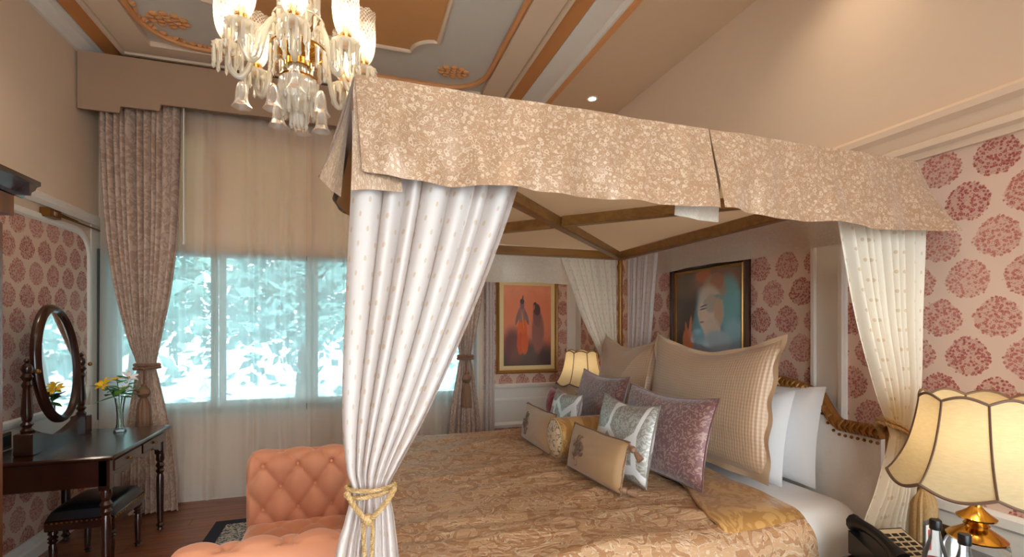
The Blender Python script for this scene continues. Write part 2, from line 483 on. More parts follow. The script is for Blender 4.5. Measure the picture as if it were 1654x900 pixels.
def rug_mat():
    t = NT('persian rug pattern', .95); o = t.coord(); s3 = t.sep(o)
    n = t.noise(o, 26.0, 3.0, .6, 2.5); v = t.vor(o, 30.0)
    c = t.mix(t.step(n, .47, .53), lin((190, 182, 166)), lin((70, 80, 92)))
    c = t.mix(t.step(v, .22, .14), c, lin((150, 110, 84)))
    t.base(c); t.bump(t.noise(o, 300), .4, .004); return t.mat
M['rug_field'] = rug_mat()
M['rug_border'] = plain('navy rug border', (26, 30, 44), .95, var=.2, scale=60)

def painting(name, base_lo, base_hi, blobs, w, h):
    """flat print: vertical ground plus soft ellipses, canvas coords x,z in 0..1"""
    t = NT(name, .35); uv = t.coord('UV'); s2 = t.sep(uv)
    nz = t.m('MULTIPLY', t.m('SUBTRACT', t.noise(uv, 7.0, 4.0), .5), .5)
    c = t.mix(t.m('ADD', s2[1], nz), lin(base_lo), lin(base_hi))
    for cx, cy, rx, ry, rot, col, soft in blobs:
        a = t.m('SUBTRACT', s2[0], cx); b = t.m('SUBTRACT', s2[1], cy)
        ca, sa = math.cos(rot), math.sin(rot)
        p = t.m('ADD', t.m('MULTIPLY', a, ca), t.m('MULTIPLY', b, sa)); q = t.m('SUBTRACT', t.m('MULTIPLY', b, ca), t.m('MULTIPLY', a, sa))
        p = t.m('DIVIDE', p, rx); q = t.m('DIVIDE', q, ry)
        d = t.m('ADD', t.m('ADD', t.m('MULTIPLY', p, p), t.m('MULTIPLY', q, q)), t.m('MULTIPLY', nz, .6))
        f = t.step(d, 1 + soft, 1 - soft)
        c = t.mix(f, c, lin(col))
    t.base(c); t.inp('Coat Weight', 1.0); t.inp('Coat Roughness', .02); t.inp('Roughness', .5)
    return t.mat

# ================================================================== SETTING
# floor with boards
fl = struct('floor', MB().box(LX - .1, RX + .1, BY - .1, WY + .1, -.12, -.012), M['floor_wood'])
bw = .125; k = 0; y = BY
bmesh_cache = {}
while y < WY:
    xs = [LX]; x = LX + random.uniform(.5, 1.4)
    while x < RX - .3: xs.append(x); x += random.uniform(1.0, 1.7)
    xs.append(RX)
    for a, b in zip(xs[:-1], xs[1:]):
        MB().box(a + .001, b - .001, y + .001, min(y + bw, WY) - .001, -.012, 0, .0015).build('floor_board', M['floor_wood'], fl, 0)
    y += bw
# walls
WX0, WX1, WZ0, WZ1 = -1.93, 1.2, .73, 3.22
w = MB()
w.box(LX - .15, RX + .15, WY, WY + .18, WZ1, 3.8); w.box(LX - .15, RX + .15, WY, WY + .18, -.12, WZ0)
w.box(LX - .15, WX0, WY, WY + .18, WZ0, WZ1); w.box(WX1, RX + .15, WY, WY + .18, WZ0, WZ1)
wall_far = struct('wall_far', w, M['cream_wall'])
wall_right = struct('wall_right', MB().box(RX, RX + .15, BY, WY, -.12, 3.8), M['cream_wall'])
wall_left = struct('wall_left', MB().box(LX - .15, LX, BY, WY, -.12, 3.8), M['cream_wall'])
BW = (-1.3, 2.1, .06, 2.9)                 # unseen glazed opening behind the viewpoint, added to let fill daylight in
w = MB()
w.box(LX - .15, BW[0], BY - .15, BY, -.12, 3.8); w.box(BW[1], RX + .15, BY - .15, BY, -.12, 3.8)
w.box(BW[0], BW[1], BY - .15, BY, BW[3], 3.8); w.box(BW[0], BW[1], BY - .15, BY, -.12, BW[2])
struct('wall_back', w, M['cream_wall'])
m = MB(); m.box(BW[0], BW[1], BY - .1, BY - .04, BW[3] - .05, BW[3]); m.box(BW[0], BW[1], BY - .1, BY - .04, BW[2], BW[2] + .05)
for i in range(4):
    x = BW[0] + (BW[1] - BW[0] - .05) * i / 3; m.box(x, x + .05, BY - .1, BY - .04, BW[2] + .05, BW[3] - .05)
fill_win = struct('fill_window', m, M['white_trim'])  # frame of the added opening, out of view
for i in range(3):
    x = BW[0] + (BW[1] - BW[0] - .05) * i / 3; MB().box(x + .05, x + (BW[1] - BW[0] - .05) / 3, BY - .075, BY - .07, BW[2] + .05, BW[3] - .05).build('window_pane', M['pane'], fill_win, 0)
# wallpaper and panelling, right wall
MB().box(RX - .006, RX, BY, WY - .12, .76, 2.21).build('wallpaper_panel', M['paper_side'], wall_right, 0)
MB().box(RX - .012, RX, BY, WY - .12, .10, .70).build('dado_panel', M['white_trim'], wall_right, 0)
def pilaster_y(y0, y1):
    m = MB().box(RX - .03, RX, y0, y1, .10, 2.21, .003)
    m.box(RX - .042, RX - .02, y0, y0 + .03, .10, 2.21, .006); m.box(RX - .042, RX - .02, y1 - .03, y1, .10, 2.21, .006)
    m.build('pilaster', M['white_trim'], wall_right)
pilaster_y(1.745, 1.925)
MB().box(RX - .02, RX, WY - .12, WY, .1, 2.21, .004).build('pilaster', M['white_trim'], wall_right)
def run_y(poly, x0, sgn, y0, y1, name):  # moulding along Y; poly in (out, z)
    return struct(name, MB().prism(poly if sgn > 0 else poly[::-1], lambda a, b, t: (x0 + sgn * a, t, b), y0, y1), M['white_trim'])
def run_x(poly, y0, x0, x1, name):
    return struct(name, MB().prism(poly, lambda a, b, t: (t, y0 - a, b), x0, x1), M['white_trim'])
crown = [(0, 2.21), (.022, 2.21), (.024, 2.235), (.045, 2.245), (.045, 2.27), (.028, 2.28), (.028, 2.33), (.055, 2.345), (.055, 2.372), (.03, 2.385), (.012, 2.40), (0, 2.40)]
rail = [(0, .69), (.012, .69), (.016, .72), (.012, .735), (.034, .75), (.034, .785), (.02, .80), (0, .80)]
basep = [(0, 0), (.03, 0), (.03, .07), (.018, .085), (.018, .12), (.008, .135), (0, .135)]
run_y(crown, RX, -1, BY, WY, 'trim_1').data.materials[0] = M['cream_wall']; run_y(rail, RX, -1, BY, WY, 'trim_2'); run_y(basep, RX, -1, BY, WY, 'baseboard_right')
run_y(basep, LX, 1, BY, WY, 'baseboard_left')
lrail = [(0, 2.30), (.02, 2.30), (.03, 2.33), (.02, 2.345), (.026, 2.37), (.01, 2.385), (0, 2.39)]
run_y(lrail, LX, 1, BY, WY, 'trim_3')
run_x(basep, WY, LX, RX, 'baseboard_far')
# far wall right part: wallpaper, dado with frames
MB().box(1.28, 2.2, WY - .006, WY, .88, 2.4).build('wallpaper_panel', M['paper_far'], wall_far, 0)
MB().box(2.2, RX, WY - .02, WY, .1, 2.4, .004).build('pilaster', M['white_trim'], wall_far)
MB().box(1.28, 2.2, WY - .012, WY, .5, .88).build('dado_panel', M['white_trim'], wall_far, 0)
MB().box(1.28, 2.2, WY - .008, WY, .13, .44).build('wallpaper_panel', M['paper_far'], wall_far, 0)
frail = [(0, .845), (.02, .845), (.03, .86), (.03, .885), (.015, .895), (0, .895)]
run_x(frail, WY, 1.26, RX, 'trim_4')
run_x([(0, .71), (.015, .71), (.018, .735), (.01, .75), (0, .75)], WY, 1.26, RX, 'trim_5')
run_x([(0, .44), (.02, .44), (.026, .47), (.012, .50), (0, .51)], WY, 1.26, RX, 'trim_6')
# left wall: framed wallpaper panel with rounded corners
def rr(y0, y1, z0, z1, r, n=7):
    pts = []
    for cy, cz, a0 in ((y1 - r, z1 - r, 0), (y0 + r, z1 - r, 90), (y0 + r, z0 + r, 180), (y1 - r, z0 + r, 270)):
        for i in range(n): a = R(a0 + 90 * i / (n - 1)); pts.append((cy + r * math.cos(a), cz + r * math.sin(a)))
    return pts
pp = rr(2.9, 4.6, .93, 2.19, .16)
MB().prism(pp, lambda a, b, t: (t, a, b), LX, LX + .006).build('wallpaper_panel', M['paper_side'], wall_left, 0)
fm = MB(); n = len(pp); prof = [(-.0, .0), (-.012, .014), (-.03, .018), (-.05, .012), (-.055, 0)]
cyz = (3.75, 1.56)
def outset(q, d):
    i = pp.index(q); p0, p1 = pp[i - 1], pp[(i + 1) % n]; tx, tz = p1[0] - p0[0], p1[1] - p0[1]; L = math.hypot(tx, tz)
    return (q[0] + tz / L * d, q[1] - tx / L * d)
fm.grid(lambda u, v: (LX + prof[round(v * 4)][1] + .004, *outset(pp[round(u * n) % n], -prof[round(v * 4)][0])), n, 5, cu=True)
fm.build('panel_frame', M['white_trim'], wall_left)
MB().box(LX, LX + .006, 2.9, WY - .15, .14, .72).build('wallpaper_panel', M['paper_side'], wall_left, 0)
MB().box(LX, LX + .012, 2.4, WY - .01, .72, .875, .004).build('dado_panel', M['white_trim'], wall_left)
MB().box(LX, LX + .010, 4.66, WY, .14, 2.30, .003).build('pilaster', M['white_trim'], wall_left)
# ceiling -----------------------------------------------------------------
ceil = struct('ceiling', MB().box(LX - .15, RX + .15, BY - .15, WY + .18, TRAY, TRAY + .15), M['ceil_grey'])
CX, CY = -.17, 2.14
MB().box(1.63, RX, BY, WY, SOFFIT, TRAY).build('soffit', M['ceil_beige'], ceil, 0)
def ring(o, i, z0, z1, name, mat, b=0.0):
    ox, oy = o; ix, iy = i
    def fr(a, z):
        return [(CX + sx * a[0], CY + sy * a[1], z) for sx, sy in ((-1, -1), (1, -1), (1, 1), (-1, 1))]
    vs = fr(o, z1) + fr(i, z1) + fr((o[0] - b, o[1] - b), z0) + fr((i[0] + b, i[1] + b), z0); fs = []
    for k in range(4):
        j = (k + 1) % 4
        fs += [(8 + k, 8 + j, 12 + j, 12 + k), (k, j, 8 + j, 8 + k), (12 + k, 12 + j, 4 + j, 4 + k)]
    m = MB(); m.add(vs, fs); return m.build(name, mat, ceil, 0)
ring((1.68, 2.53), (1.53, 2.37), 3.635, TRAY, 'ceiling_band', M['ceil_orange'])
ring((1.55, 2.39), (1.50, 2.34), 3.605, TRAY, 'ceiling_bead', M['cream_wall'], .012)
ring((1.50, 2.34), (1.29, 2.2), 3.62, TRAY, 'ceiling_cove', M['cream_wall'], .0)
def notched(hx, hy, r, nseg=8):
    pts = []
    for sx, sy, a0 in ((1, 1, 270), (-1, 1, 360), (-1, -1, 90), (1, -1, 180)):
        c = (CX + sx * hx, CY + sy * hy)
        for i in range(nseg + 1):
            a = R(a0 - 90 * i / nseg); pts.append((c[0] + r * math.cos(a), c[1] + r * math.sin(a)))
    return pts
po = []
for sx, sy, a0 in ((1, 1, 0), (-1, 1, 90), (-1, -1, 180), (1, -1, 270)):
    for i in range(10):
        a = R(a0 + 10 * i); po.append((CX + sx * (1.27 - .34) + .34 * math.cos(a), CY + sy * (2.17 - .34) + .34 * math.sin(a)))
MB().tube([(x, y, 3.645) for x, y in po], .026, 8, True, .8).build('ceiling_moulding', M['orange_mould'], ceil)
# leafy relief along the left and far moulding
def leaflet(m, x, y, a, s):
    vs = []; 
    for q, wd in ((-.5, 0), (-.2, .28), (.2, .3), (.5, 0)):
        for sg in (-1, 1): vs.append((x + s * (q * math.cos(a) - sg * wd * math.sin(a)), y + s * (q * math.sin(a) + sg * wd * math.cos(a)), TRAY - .003))
    for q in (-.2, .2): vs.append((x + s * q * math.cos(a), y + s * q * math.sin(a), TRAY - .02))
    m.add(vs, [(0, 2, 8), (1, 8, 3), (2, 4, 9, 8), (3, 8, 9, 5), (4, 6, 9), (5, 9, 7)])
m = MB(); rl = random.Random(3)
for i in range(44):
    q = i / 43; a = R(180 - 90 * min(1, max(0, (q - .35) / .4)))
    cx_, cy_ = CX - (1.27 - .34), CY + 2.17 - .34
    px_, py_ = cx_ + .32 * math.cos(a), cy_ + .32 * math.sin(a)
    if q < .35: py_ -= (.35 - q) * 1.2
    if q > .75: px_ += (q - .75) * 1.2
    leaflet(m, px_ + rl.uniform(-.025, .025), py_ + rl.uniform(-.025, .025), rl.uniform(0, 3), .055)
m.build('ceiling_foliage_relief', M['orange_mould'], ceil)
pi_ = notched(.79, 1.71, .19)
MB().prism(pi_, lambda a, b, t: (a, b, t), TRAY - .006, TRAY + .01).build('ceiling_panel', M['ceil_peach'], ceil, 0)
MB().tube([(x, y, TRAY - .008) for x, y in pi_], .018, 8, True).build('ceiling_moulding', M['cream_wall'], ceil)
def rosette(cx, cy):
    m = MB(); rr_ = random.Random(5)
    for ringr, cnt, s in ((.0, 1, .05), (.05, 6, .05), (.095, 10, .055)):
        for i in range(cnt):
            a = 2 * PI * i / cnt + ringr * 9
            m.ball((cx + ringr * math.cos(a) * 1.15, cy + ringr * math.sin(a) * .8, TRAY - .004), s * .5, 8, (1.1, .8, .55))
    m.build('ceiling_rosette', M['orange_mould'], ceil)
rosette(-1.24, 4.0); rosette(.81, 4.06)
# crowns: left and right
cw = [(0, 3.56), (.02, 3.56), (.03, 3.585), (.055, 3.60), (.075, 3.625), (.10, 3.632), (.12, 3.66), (0, 3.66)]
run_y(cw, LX, 1, BY, WY, 'trim_7')
cw2 = [(0, 3.47), (.0, 3.66), (-.13, 3.66), (-.125, 3.635), (-.10, 3.62), (-.075, 3.585), (-.055, 3.55), (-.045, 3.51), (-.02, 3.495), (-.015, 3.47)]
struct('trim_8', MB().prism(cw2, lambda a, b, t: (1.64 + a, t, b), BY, WY), M['white_trim'])
struct('trim_9', MB().prism([(0, SOFFIT - .012), (.03, SOFFIT - .012), (.04, SOFFIT + .002), (-.01, SOFFIT + .002)], lambda a, b, t: (1.63 + a, t, b), BY, WY), M['orange_mould'])
# window ------------------------------------------------------------------
m = MB()
for a, b, c, d in ((WX0, WX1, WZ1 - .05, WZ1), (WX0, WX1, WZ0, WZ0 + .05), (WX0, WX0 + .045, WZ0, WZ1), (WX1 - .045, WX1, WZ0, WZ1)):
    m.box(a, b, WY - .01, WY + .1, c, d, .004)
win = struct('window_1', m, M['window_frame'])
MB().box(-1.957, -1.938, 4.735, 4.755, .74, 2.12, .003).build('jamb_strip', M['window_frame'], win)
ne = 4; sw = (WX1 - WX0 - .09) / ne
for i in range(ne):
    a = WX0 + .045 + i * sw; b = a + sw; s = MB(); q = .055; yy = WY + .03 + (i % 2) * .03
    for x0, x1, z0, z1 in ((a, a + q, WZ0 + .05, WZ1 - .05), (b - q, b, WZ0 + .05, WZ1 - .05), (a + q, b - q, WZ0 + .05, WZ0 + .05 + q), (a + q, b - q, WZ1 - .05 - q, WZ1 - .05)):
        s.box(x0, x1, yy, yy + .028, z0, z1, .003)
    so = s.build('window_sash', M['window_sash'], win)
    MB().box(a + q, b - q, yy + .011, yy + .016, WZ0 + .05 + q, WZ1 - .05 - q).build('window_pane', M['daylight_blue_pane'], so, 0)
MB().box(WX0, WX1, WY + .02, WY + .09, 2.10, 2.17, .004).build('transom_bar', M['window_frame'], win)
t = thing('window_blind', 'cream cloth blind lowered halfway over the upper window', 'blind', (-.36, WY - .03, 2.1))
MB().grid(lambda u, v: (WX0 - .01 + u * (WX1 - WX0 + .04), WY - .025 - .006 * abs(math.sin(PI * 5 * v)), 2.125 + v * 1.15), 12, 41, uvs=(3, 1.1)).build('blind_cloth', M['blind'], t)
MB().box(WX0 - .01, WX1 + .03, WY - .04, WY - .015, 2.10, 2.135, .004).build('bottom_bar', M['window_frame'], t)
MB().tube([(WX0 - .01, WY - .03, 3.29), (WX1 + .03, WY - .03, 3.29)], .022, 10).build('roller', M['white_trim'], t)
MB().box(WX0, WX1, WY - .06, WY + .02, WZ0 - .03, WZ0 + .002, .006).build('window_sill', M['white_trim'], win)
# downlights ---------------------------------------------------------------
def downlight(x, y, z, label, power, visible=True, spot=130, tilt=0):
    t = thing('downlight', label, 'light', (x, y, z), 'recessed ceiling downlights')
    MB().lathe([(.032, z - .002), (.048, z - .002), (.05, z - .006), (.046, z - .009), (.034, z - .007), (.032, z - .002)], (x, y, 0), 24, cap=False).build('trim_ring', M['white_trim'], t)
    MB().lathe([(.001, z - .004), (.032, z - .0035)], (x, y, 0), 20, cap=False).build('lens', M['downlens'], t)
    lamp_light('downlight_beam', 'SPOT', (x, y, z - .015), power, (1, .86, .66), t, spot_size=R(spot), spot_blend=1.0, shadow_soft_size=.04)
downlight(1.97, 3.765, SOFFIT, 'small round recessed downlight glowing above the bed canopy', P_DOWN)
for x, y, lb in ((1.97, 1.65, 'recessed downlight in the beige ceiling strip above the right bedside lamp'), (1.97, .3, 'unseen added downlight in the beige ceiling strip, just behind the bedside lamp'), (1.97, -.9, 'unseen added downlight at the rear end of the beige ceiling strip')):
    downlight(x, y, SOFFIT, lb, P_DOWN)  # the two rear ones are out of view, added for brightness
downlight(-1.5, 2.85, TRAY - .04, 'unseen added fill downlight in the cream ceiling cove above the settee side', 34, spot=140)  # out of view, added to brighten curtains, settee and floor
for x, y, lb in ((-1.2, .9, 'unseen added fill downlight in the grey ceiling on the wardrobe side'), (-1.2, -.6, 'unseen added fill downlight in the rear grey ceiling on the wardrobe side'), (.3, -.5, 'unseen added fill downlight in the rear grey ceiling, middle of the room'), (.85, .6, 'unseen added fill downlight in the grey ceiling nearest the terracotta band')):
    downlight(x, y, TRAY, lb, P_FILL, spot=150)  # wide fill lights added out of view to lift the whole room

# ================================================================== BED
BZ = .72                                   # top of bedspread
bed = thing('canopy_bed', 'wooden four poster bed with gilded upholstered headboard and square canopy frame', 'bed', (1.1, 2.5, 0))
PX0, PX1, PY0, PY1, FZ0, FZ1 = .05, 2.13, 1.42, 3.57, 2.05, 2.115
prof = [(.035, 0), (.04, .02), (.04, .12), (.028, .16), (.034, .22), (.034, .5), (.026, .58), (.030, .66), (.024, .74), (.020, 1.1), (.018, 1.8), (.02, 1.95), (.028, 1.99), (.02, 2.02), (.02, FZ0 + .02)]
for x, y in ((PX0, PY0), (PX1, PY0), (PX1, PY1), (PX0, PY1)):
    MB().lathe(prof, (x, y, 0), 16).build('post', M['gold_leaf'], bed)
for y in (PY0, PY1): MB().box(PX0 - .03, PX1 + .03, y - .03, y + .03, FZ0, FZ1, .006).build('canopy_beam', M['beam_wood'], bed)
for x in (PX0, PX1): MB().box(x - .03, x + .03, PY0 + .03, PY1 - .03, FZ0, FZ1, .006).build('canopy_beam', M['beam_wood'], bed)
def bar(p, q, w_, z0, z1):
    d = Vector((q[0] - p[0], q[1] - p[1], 0)); L = d.length; m = MB().box(-L / 2, L / 2, -w_ / 2, w_ / 2, z0, z1, .005)
    return m.xf(Matrix.Translation(((p[0] + q[0]) / 2, (p[1] + q[1]) / 2, 0)) @ Matrix.Rotation(math.atan2(d.y, d.x), 4, 'Z'))
mid = ((PX0 + PX1) / 2, (PY0 + PY1) / 2)
bar((PX0, PY0), (PX1, PY1), .055, FZ0 - .002, FZ1 - .01).build('canopy_brace', M['beam_wood'], bed)
for c_ in ((PX0, PY1), (PX1, PY0)):
    bar(c_, (mid[0] + (c_[0] - mid[0]) * .02, mid[1] + (c_[1] - mid[1]) * .02), .055, FZ0, FZ1 - .01).build('canopy_brace', M['beam_wood'], bed)
for x, y in ((PX1 - .06, PY1 - .035), (PX1 - .035, PY1 - .06)):
    MB().box(x - .025 if y > PY1 - .05 else x - .003, x + .012, y - .006 if y > PY1 - .05 else y - .02, y + .006, FZ0 + .012, FZ0 + .05, .004).build('bracket', M['silver'], bed)
# canopy roof cloth, sagging a little between the braces
def roof(u, v):
    x = PX0 - .02 + u * (PX1 - PX0 + .04); y = PY0 - .02 + v * (PY1 - PY0 + .04)
    a, b = (u - .5) * 2, (v - .5) * 2; s = abs(abs(a) - abs(b))
    return (x, y, FZ1 + .014 - .018 * min(1, s * 1.6) * (1 - max(abs(a), abs(b)) ** 6) - .003 * math.sin(17 * u + 9 * v))
MB().grid(roof, 34, 34, uvs=(2.1, 2.2)).build('canopy_cloth', M['canopy_roof'], bed)
# headboard
def hb_top(y):
    t = abs(y - 2.5)
    if t < .45: return 1.215 - .02 * (t / .45) ** 2
    if t < .68: return 1.195 - .045 * ((t - .45) / .23) ** 1.5
    if t < .80: return 1.15 - .125 * math.sin((t - .68) / .12 * PI / 2)
    return 1.025
ys = [1.52 + i * .02 for i in range(99)]
pz = [(y, hb_top(y) - .03) for y in ys]
MB().prism([(1.52, .3)] + [(3.48, .3)] + pz[::-1], lambda a, b, t: (t, a, b), 2.215, 2.245).build('headboard_panel', M['cream_panel'], bed)
MB().prism([(1.5, .25)] + [(3.5, .25)] + pz[::-1], lambda a, b, t: (t, a, b), 2.245, 2.27).build('headboard_back', M['gold_leaf'], bed)
m = MB(); path = [(2.225, y, hb_top(y)) for y in ys]
m.tube(path, .03, 8, False, .9)
m.build('headboard_frame', M['gold_leaf'], bed)
m = MB()
for off, tw in ((.0, 1), (.0, -1)):
    pts = []
    for i in range(500):
        y = 1.52 + 1.96 * i / 499; a = tw * i * .42 + off
        pts.append((2.225 - .024 * abs(math.cos(a)) - .008, y, hb_top(y) + .026 * math.sin(a)))
    m.tube(pts, .0055, 4)
m.build('headboard_carving', M['gold_leaf'], bed)
i = 0; bead = None
for k in range(66):
    y = 1.53 + k * .0295
    if bead is None:
        bead = MB().ball((1.1, 2.5, 0), .0075, 8).build('bead', M['old_brass'], bed); o = bead
    else:
        o = bead.copy(); C.objects.link(o)
    o.location = (2.208 - 1.1, y - 2.5, hb_top(y) - .046)
MB().box(.12, 2.21, 1.6, 3.42, .12, .34, .01).build('bed_base', M['dark_wood'], bed)
for x in (.2, 2.1):
    for y in (1.7, 3.3): MB().lathe([(.03, 0), (.04, .05), (.03, .12)], (x, y, 0), 12).build('leg', M['dark_wood'], bed)
# mattress with fitted white sheet
def rbox(x0, x1, y0, y1, z0, z1, rp, rt, n=10):
    """rounded slab: plan radius rp, top edge radius rt"""
    m = MB(); rows = []
    lv = [(z0, .03), (z0 + .03, 0)] + [(z1 - rt + rt * math.sin(PI / 2 * i / n), rt * (1 - math.cos(PI / 2 * i / n))) for i in range(n + 1)]
    for z, ins in lv:
        r = max(.02, rp - ins); pts = []
        for cx, cy, a0 in ((x1 - rp, y1 - rp, 0), (x0 + rp, y1 - rp, 90), (x0 + rp, y0 + rp, 180), (x1 - rp, y0 + rp, 270)):
            for i in range(7): a = R(a0 + 15 * i); pts.append((cx + (rp - ins) * math.cos(a), cy + (rp - ins) * math.sin(a), z))
        rows.append(pts)
    nn = len(rows[0]); vs = [p for r_ in rows for p in r_]; fs = []
    for j in range(len(rows) - 1):
        for i in range(nn): fs.append((j * nn + i, j * nn + (i + 1) % nn, (j + 1) * nn + (i + 1) % nn, (j + 1) * nn + i))
    fs += [tuple(range(nn - 1, -1, -1)), tuple(range((len(rows) - 1) * nn, len(rows) * nn))]
    m.add(vs, fs); return m
tag(rbox(.13, 2.2, 1.52, 3.48, .34, .70, .16, .11).build('mattress', M['white_linen']), 'white sheeted mattress with rounded corner beside the headboard', 'mattress')
# bedspread
rs = random.Random(11)
WR = [(rs.uniform(0, 1.7), rs.uniform(1.4, 3.5), rs.gauss(0, .3), rs.uniform(.12, .4), rs.uniform(.004, .011)) for _ in range(56)] + [(rs.uniform(0, 1.5), rs.uniform(1.5, 3.2), 1.9 + rs.gauss(0, .2), rs.uniform(.15, .35), rs.uniform(.005, .009)) for _ in range(9)]
def wrinkle(x, y):
    z = .004 * math.sin(9 * x + 3 * math.sin(4 * y)) + .004 * math.sin(23 * y + 2 * math.sin(5 * x))
    for cx, cy, a, L, h in WR:
        p = (x - cx) * math.cos(a) + (y - cy) * math.sin(a); q = -(x - cx) * math.sin(a) + (y - cy) * math.cos(a)
        z += h * math.exp(-(p / L) ** 2 - (q / .025) ** 2)
    return z
def fall(e, r):
    """distance past an edge -> (outward, drop)"""
    if e <= 0: return 0.0, 0.0
    a = min(e / r, PI / 2)
    return r * math.sin(a), r * (1 - math.cos(a)) + max(0, e - r * PI / 2)
SX0, SX1, SY0, SY1 = .18, 1.76, 1.56, 3.44
def spread(u, v):
    x = SX0 - .55 + u * (SX1 - SX0 + .55); y = SY0 - .55 + v * (SY1 - SY0 + 1.1)
    r = .11
    ox, dx = fall(SX0 - x, r); o1, d1 = fall(SY0 - y, r); o2, d2 = fall(y - SY1, r)
    xx = max(x, SX0) - ox; yy = min(max(y, SY0), SY1) - o1 + o2
    z = BZ - max(dx, d1, d2)
    edge = max(dx, d1, d2)
    if edge > .12:
        fo = .014 * math.sin(26 * (x if max(d1, d2) > dx else y)) * min(1, (edge - .12) * 5)
        if d1 >= dx and d1 >= d2: yy -= abs(fo) + .004
        elif d2 >= dx: yy += abs(fo)
        else: xx -= abs(fo) * .5
    w_ = wrinkle(x, y) * max(0, 1 - edge * 8)
    return (xx, yy, z + w_)
m = MB().grid(spread, 150, 210, uvs=(2.13, 2.98))
tag(m.build('bedspread', M['spread']), 'gold quilted damask bedspread spread across the canopy bed', 'bedspread')
# turned-back end of the spread: a thick slanting fold near the pillows
def foldf(u, v):
    y = 1.60 + v * (3.40 - 1.60)
    t = min(1, max(0, (y - 1.45) / .55))
    xa = 1.30 + .22 * t + .01 * math.sin(14 * y); xb = 1.79 - .02 * (1 - t)
    x = xa + (xb - xa) * (math.sin((u - .5) * PI * .98) * .5 + .5)
    th = .02 * math.sin(PI * min(1, u * 1.0)) ** .35
    return (x, y, BZ + .008 + th + .004 * math.sin(19 * y + 6 * u))
def foldfull(u, v):
    ext = .42; s = -ext + v * (1.8 + ext)
    if s >= 0:
        return foldf(u, s / 1.8)
    p = foldf(u, 0); o1, d1 = fall(-s, .10)
    return (p[0] + .02 * d1, p[1] - o1 - .012, p[2] - d1)
tag(MB().grid(foldfull, 22, 90, uvs=(.5, 2.2)).build('folded_throw', M['fold']), 'shiny gold damask fold laid across the bed below the pillows', 'throw')

# -------------------------------------------------- valance around the canopy
val = thing('canopy_valance', 'gold brocade valance hanging around the top of the bed canopy', 'valance', (1.1, 2.5, 1.85))
VT = 2.15
def strip(stations, dens, name, mat, nv=14, amp=.012, seed=0):
    """stations: (top xyz, bottom xyz); cloth between them"""
    top = []; bot = []
    for (a, b), (c, d), n in zip(stations[:-1], stations[1:], dens):
        for i in range(n):
            f = i / n; top.append(Vector(a).lerp(Vector(c), f)); bot.append(Vector(b).lerp(Vector(d), f))
    top.append(Vector(stations[-1][0])); bot.append(Vector(stations[-1][1]))
    N_ = len(top)
    def fn(u, v):
        i = min(N_ - 1, round(u * (N_ - 1))); p = top[i].lerp(bot[i], v)
        d = (top[min(i + 1, N_ - 1)] - top[max(i - 1, 0)]); d.z = 0
        nrm = Vector((d.y, -d.x, 0)).normalized() if d.length > 1e-6 else Vector((0, 0, 0))
        s = u * N_ * .06 + seed
        w_ = amp * (math.sin(s * 3.1 + 2.2 * v) + .6 * math.sin(s * 7.3 - 3 * v) + .35 * math.sin(s * 13 + 4 * v)) * (.25 + v)
        return p + nrm * w_ + Vector((0, 0, .0035 * math.sin(s * 4.7) * v))
    L = sum((top[i + 1] - top[i]).length for i in range(N_ - 1))
    return MB().grid(fn, N_, nv, uvs=(max(L, .5), .3)).build(name, mat, val, 50)
Y0 = 1.315
# long near panel, foot corner to the pleat
strip([((.005, Y0, VT), (.022, 1.29, 1.892)), ((.10, Y0, VT), (.12, 1.275, 1.880)), ((.42, Y0, VT), (.42, 1.27, 1.878)), ((.78, Y0, VT), (.77, 1.27, 1.877)), ((1.115, Y0, VT), (1.115, 1.265, 1.872))],
      (8, 20, 22, 20), 'valance_panel', M['brocade'])
strip([((1.122, Y0, VT), (1.128, 1.272, 1.878)), ((1.5, Y0, VT), (1.50, 1.265, 1.862)), ((1.85, Y0, VT), (1.88, 1.25, 1.853)), ((2.13, Y0, VT), (2.24, 1.255, 1.87)), ((2.16, Y0 + .03, VT), (2.285, 1.31, 1.905)), ((2.165, 1.42, VT), (2.285, 1.42, 1.91))],
      (22, 20, 16, 4, 5), 'valance_panel', M['brocade'], seed=4)
# inner fold of the middle pleat and of the foot corner pleat
strip([((1.02, Y0 + .02, VT - .01), (1.00, 1.34, 1.862)), ((1.10, Y0 + .012, VT - .01), (1.08, 1.32, 1.845)), ((1.19, Y0 + .02, VT - .01), (1.18, 1.335, 1.855))], (8, 8), 'valance_pleat', M['brocade_pale'], amp=.003)
strip([((.004, Y0 + .004, VT - .004), (-.005, 1.300, 1.845)), ((.06, Y0 + .006, VT - .01), (.06, 1.302, 1.850)), ((.10, Y0 + .008, VT - .01), (.125, 1.306, 1.858))], (8, 8), 'valance_pleat', M['brocade'], amp=.002)
strip([((.002, Y0 + .006, VT - .002), (-.082, 1.32, 1.875)), ((.002, Y0 + .03, VT - .004), (-.055, 1.345, 1.85)), ((.0, Y0 + .05, VT - .006), (-.03, 1.37, 1.845))], (6, 6), 'valance_pleat', M['brocade'], amp=.002)
